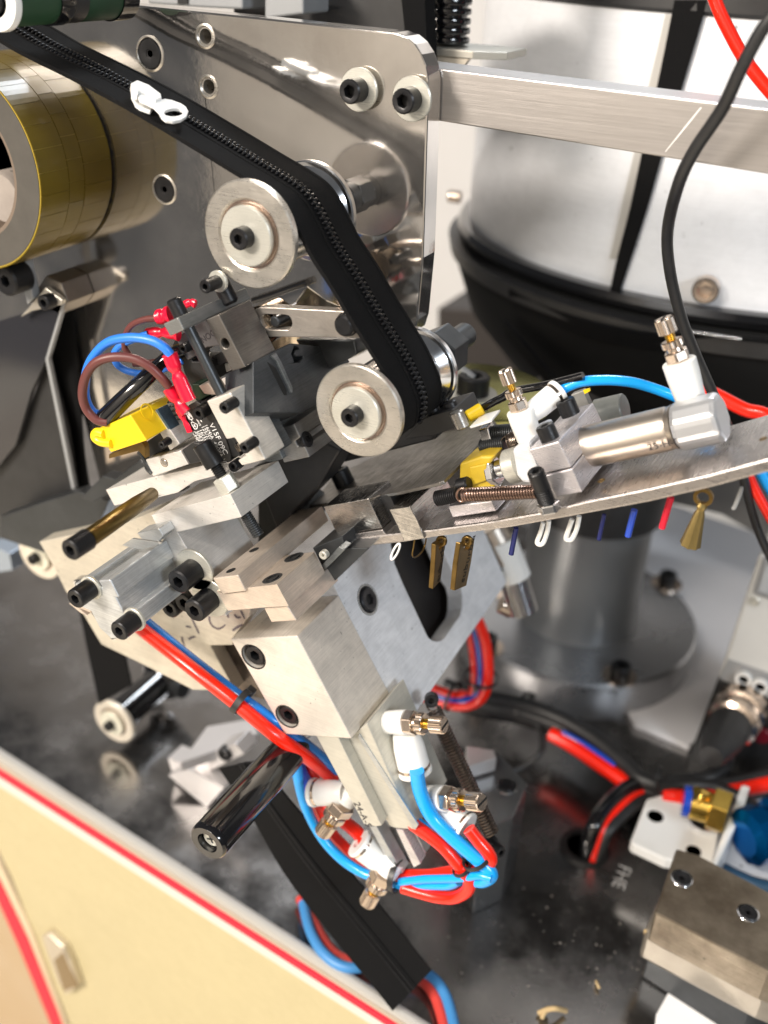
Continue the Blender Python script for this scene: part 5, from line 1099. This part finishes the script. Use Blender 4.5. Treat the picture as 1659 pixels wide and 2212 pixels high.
# black hose bundle on the bed
def bundle(label, pts, z, r, m): return cable('cable', [Zp(u, v, zz) for (u, v), zz in zip(pts, z if hasattr(z, '__len__') else [z] * len(pts))], r, m, label, 'cable', 'cable bundle running over the bed')
bu_ = [(960, 1480), (1040, 1505), (1120, 1520), (1210, 1552), (1290, 1600), (1350, 1650), (1400, 1690), (1500, 1700), (1600, 1690), (1720, 1660)]
bundle('thick black cable sweeping over the bed in front of the round base', bu_, 3.2, .55, BLM)
bundle('second black cable lying against the thick one', [(u, v + 16) for u, v in bu_], 2.6, .6, BLM)
bundle('third black cable under the cable bundle', [(u - 4, v + 32) for u, v in bu_], 2.0, .42, BLG)
bundle('red air tube showing under the black cables on the bed', [(1190, 1585), (1235, 1610), (1290, 1648), (1355, 1692)], 2.6, .5, RED)
bundle('thin blue tube showing under the black cables on the bed', [(1215, 1583), (1265, 1610), (1330, 1655)], 3.0, .22, BLD)
bundle('upper red air tube leaving toward the controller box', [(1430, 1716), (1500, 1724), (1580, 1710), (1720, 1680)], 3.2, .5, RED)
bundle('black cable diving into the bed hole', [(1420, 1690), (1360, 1700), (1310, 1740), (1280, 1790), (1268, 1840), (1262, 1880)], [2.6, 3, 3, 2.4, .6, -2], .5, BLG)
bundle('red air tube diving into the bed hole between two cables', [(1430, 1705), (1370, 1718), (1325, 1755), (1295, 1800), (1282, 1850), (1275, 1880)], [2.2, 2.6, 2.6, 2, .4, -2], .4, RED)
bundle('lower black cable diving into the bed hole', [(1450, 1705), (1390, 1728), (1340, 1765), (1310, 1800), (1290, 1850), (1280, 1880)], [2, 2.4, 2.4, 2, .4, -2], .45, BLM)
bundle('black cable running from the tie to the white bracket', [(1420, 1700), (1480, 1695), (1540, 1700), (1600, 1725), (1660, 1765), (1720, 1800)], 3.6, .42, BLM)
bundle('thin black cable curl hanging from the bundle', [(1118, 1515), (1150, 1550), (1170, 1590), (1165, 1630), (1120, 1660), (1060, 1680)], [3, 2.5, 2, 1.5, .6, .5], .22, BLM)
tie('cable tie on the cable bundle near the white bracket', Zp(1418, 1692, 2.8), Vector((1, .1, 0)), 1.05, .15)
tie('cable tie on the cable bundle in front of the round base', Zp(1130, 1525, 2.8), Vector((1, -.2, 0)), 1.0, .12)
hg = thing('grommet', 'black round grommet where the cables go through the bed', 'grommet', Zp(1262, 1832, 0))
gq = Zp(1262, 1832, 0); ringy('ring', [(1.1, 0), (1.6, 0), (1.5, .25), (1.15, .25)], gq + ZD * .01, ZD, BLM, hg); lathe('hole', [(1.12, .02), (.01, .02)], gq, ZD, HOL, hg)
bundle('red tube lying near the cabinet edge under the black zipper tape', [(650, 1940), (680, 2000), (715, 2055), (760, 2080), (830, 2090), (900, 2110), (940, 2150), (965, 2230)], .5, .34, mat('faded_red_tube', (.55, .05, .04), .4))
bundle('blue tube lying near the cabinet edge under the black zipper tape', [(655, 1950), (670, 2010), (700, 2060), (750, 2090), (830, 2085), (915, 2100), (960, 2145), (985, 2230)], .9, .3, mat('faded_blue_tube', (.05, .22, .5), .4))
# white bracket and brass fitting
wb = thing('valve_bracket', 'white angled bracket with holes carrying the brass fitting', 'bracket', Zp(1480, 1800, 2))
wz = 3.2
extrude('base', [Zp(u, v, wz) for u, v in L_([(880, 210), (1100, 150), (1659 - 250, 120), (1300, 640), (1000, 600), (790, 500), (775, 480)])], ZD * -.8, WHT, wb, bev=.15)
extrude('side', [Zp(u, v, wz + 1.6) for u, v in L_([(1490, 120), (1545, 130), (1500, 290), (1330, 640), (1290, 640)])], ZD * -2.4, WHT, wb, bev=.1)
for (u, v), r in ((L_(935, 325), .5), (L_(1180, 548), .45)):
    lathe('hole', [(r, .012), (.01, .012)], Zp(u, v, wz), ZD, HOL, wb, 24)
q = Zp(*L_(1245, 365), wz); ringy('socket', [(.6, 0), (1.0, 0), (.95, .3), (.6, .3)], q, ZD, CHR, wb); lathe('hole', [(.62, .05), (.01, .05)], q, ZD, HOL, wb)
bf = thing('brass_fitting', 'brass elbow fitting with a blue ring on the white bracket', 'fitting', Zp(1520, 1740, 5))
f0, f1, f2 = Zp(*L_(1110, 220), 5.2), Zp(*L_(1160, 232), 5.2), Zp(*L_(1290, 270), 5.2)
cyl('blue_ring', f0, f1, .95, BLD, bf); cyl('brass_barrel', f1, f2, .95, BRS, bf); nut('brass_hex', f2, Zp(*L_(1400, 310), 5.2), 1.35, BRS, bf)
cyl('brass_port', Zp(*L_(1310, 240), 5.4), Zp(*L_(1190, 180), 6.2), .5, BRS, bf)
ba = thing('blue_coupling', 'blue anodised knurled coupling at the picture edge beside the white bracket', 'coupling', Zp(1640, 1800, 4))
ba['label'] = 'blue anodised knurled coupling beside the white bracket and the stained steel block'
lathe('coupling_body', [(1.1, 0), (1.7, .3), (1.7, 1.4), (1.35, 1.6), (1.35, 2.1), (1.8, 2.4), (1.8, 5)], Zp(*L_(1500, 470), 4.5), Zp(*L_(1700, 400), 4.5) - Zp(*L_(1500, 470), 4.5), BLA, ba, 20, 25, ripple=.05)
bundle('blue tube stub lying behind the stained steel block', [(1560, 1880), (1600, 1900), (1640, 1915), (1700, 1925)], 1.5, .5, mat('dull_blue', (.03, .08, .14), .4))
# stained block in the corner
st = mat('stained_steel', (.36, .31, .24), .38, .75, .4, 16, .12, 300, specks=90, dark=(.13, .10, .07), rvar=.1, grain=0.25)
sb_ = thing('steel_block', 'stained two-layer steel block with two black recessed bolts', 'steel block', Zp(1520, 1980, 2))
tz = 7.5
top_ = L_([(1070, 530), (1210, 570), (1760, 860), (1760, 1360), (1659, 1320), (930, 940)])
extrude('top_layer', [Zp(u, v, tz) for u, v in top_], ZD * -2.2, st, sb_, bev=.1)
extrude('lower_layer', [Zp(u, v, tz - 2.25) for u, v in L_([(1060, 620), (1210, 670), (1790, 960), (1790, 1500), (1640, 1440), (870, 1040)])], ZD * -2.4, mat('stained_lower', (.42, .38, .32), .36, .75, .3, 16, .1, 300), sb_, bev=.25)
extrude('foot_layer', [Zp(u, v, 2.7) for u, v in L_([(1100, 700), (1790, 1000), (1790, 1600), (1540, 1560), (900, 1160)])], ZD * -2.6, STD, sb_, bev=.1)
for (u, v), rp in ((L_(1105, 722), 23), (L_(1532, 945), 23)):
    q = Zp(u, v, tz); r = rad(q, rp); ringy('bolt_recess', [(r * .9, 0), (r * 1.05, 0), (r * 1.02, .02), (r * .9, .03)], q, ZD, CHR, sb_); screw(q - ZD * .0, ZD, r * .9, .06, par=sb_, flat=True, depthk=.9, hexr=.3)
# controller box on the right
kb = thing('controller_box', 'light grey controller box with a display frame, two round sockets and a black connector panel', 'controller', Zp(1620, 1500, 0))
yk = 15
def kp(*a): return [Y(u, v, yk) for u, v in a]
extrude('case', kp(*I_([(1600, 250), (1850, 330), (1700, 1200), (1659, 1180), (1335, 1050)])), YD * 8, GRL, kb, bev=.25)
extrude('connector_panel', [Y(u, v, yk + .1) for u, v in I_([(1335, 1050), (1800, 1200), (1800, 1659), (1290, 1659), (1130, 1600)])], YD * 8, BLM, kb, bev=.1)
extrude('socket_strip', [Y(u, v, yk - .1) for u, v in I_([(1400, 920), (1800, 1060), (1800, 1190), (1345, 1045)])], YD * .2, GRY, kb, bev=.05)
extrude('display_frame', [Y(u, v, yk - .2) for u, v in I_([(1625, 270), (1850, 340), (1850, 600), (1560, 500)])], YD * .3, GRY, kb, bev=.1)
extrude('display', [Y(u, v, yk - .3) for u, v in I_([(1645, 320), (1850, 380), (1850, 570), (1595, 480)])], YD * .2, mat('grey_display', (.42, .44, .46), .2), kb, bev=.02)
q = Y(*I_(1570, 545), yk); screw(q, NY, .35, .12, ZNC, kb, flat=True)
for (u, v) in (I_(1505, 1040), I_(1612, 1088)):
    q = Y(u, v, yk - .1); ringy('round_socket', [(.35, 0), (rad(q, 18), 0), (rad(q, 17), -.3), (.35, -.3)], q, YD, WHT, kb, 32); lathe('socket_hole', [(.4, -.02), (.01, -.02)], q, YD, HOL, kb, 20)
kc = thing('round_connector', 'nickel and brass round connector with a black cable on the controller box', 'connector', Y(1590, 1560, yk))
ka, kd = Y(*I_(1500, 1215), yk - .4), Y(*I_(1430, 1330), yk - 2.8)
lathe('shell', [(1.5, 0), (1.7, .2), (1.7, 1.2), (1.45, 1.3), (1.45, 1.8), (1.65, 2), (1.65, 2.6), (1.3, 2.8)], ka, kd - ka, NKL, kc, 40, 25, ripple=.04)
kk = ka + (kd - ka).normalized() * 2.7
lathe('boot', [(1.35, 0), (1.25, 1.6), (.95, 3.2), (.7, 4)], kk, kd - ka, BLM, kc, 32)
tube('cable_tail', [kk + (kd - ka).normalized() * 3, Zp(1570, 1640, 4), Zp(1530, 1680, 3.4), Zp(1440, 1690, 3.2)], .5, BLM, kc)
q = Y(*I_(1620, 1400), yk); cyl('red_lamp', q, q - YD * .3, .6, mat('dull_red_cap', (.2, .008, .02), .4), kb)
# small white letters lying flat on the bed
skx = thing('bed_letters', 'tiny white letters on the dark bed', 'sticker', Zp(1345, 1890, .02))
ux = (Zp(*L_(690, 740), .03) - Zp(*L_(725, 640), .03)); vx = (Zp(*L_(770, 660), .03) - Zp(*L_(705, 640), .03))
text('printed_text', 'FHE', Zp(*L_(740, 640), .03), ux, vx, 1.15, mat('dull_white_letters', (.5, .5, .5), .6), skx)
# swarf and thread ends on the bed
def curl(label, pts, m, r=.12):
    cable('thread_end', [Zp(u, v, z) for u, v, z in pts], r, m, label, 'thread scrap', 'loose thread scraps')
TH_ = mat('tan_thread', (.45, .33, .17), .8)
curl('curly tan thread scrap on the bed near the white paper', [(*L_(185, 1590), .2), (*L_(230, 1570), .5), (*L_(290, 1560), .8), (*L_(360, 1575), .3)], TH_, .14)
curl('short tan thread scrap crossing the curly one', [(*L_(205, 1625), .2), (*L_(220, 1590), .4), (*L_(250, 1555), .5)], TH_, .12)
curl('single tan thread scrap standing alone on the dark bed', [(*L_(555, 1385), .2), (*L_(565, 1410), .3), (*L_(575, 1430), .2)], TH_, .08)
curl('tan thread looping off the corner of the stained block', [(*L_(870, 1060), 5), (*L_(880, 1120), 3), (*L_(950, 1200), 1.2), (*L_(1080, 1210), 1.4)], TH_, .08)
bm = bmesh.new(); random.seed(9)
for i in range(130):
    u, v = random.gauss(1250, 170), random.gauss(2050, 110)
    if v > 2290 or u > 1600 or u < 930: continue
    q = Zp(u, v, .03); r = random.choice((.02, .03, .03, .05)) ; g_ = bmesh.ops.create_icosphere(bm, subdivisions=1, radius=r * S)
    bmesh.ops.scale(bm, vec=(1 + random.random(), 1, .4), verts=g_['verts']); bmesh.ops.translate(bm, verts=g_['verts'], vec=q * S)
me = bpy.data.meshes.new('dust'); bm.to_mesh(me); bm.free(); o = link('dust', me, mat('pale_dust', (.22, .20, .18), .9)); o['kind'] = 'stuff'; o['label'] = 'pale dust and metal crumbs scattered on the dark bed'
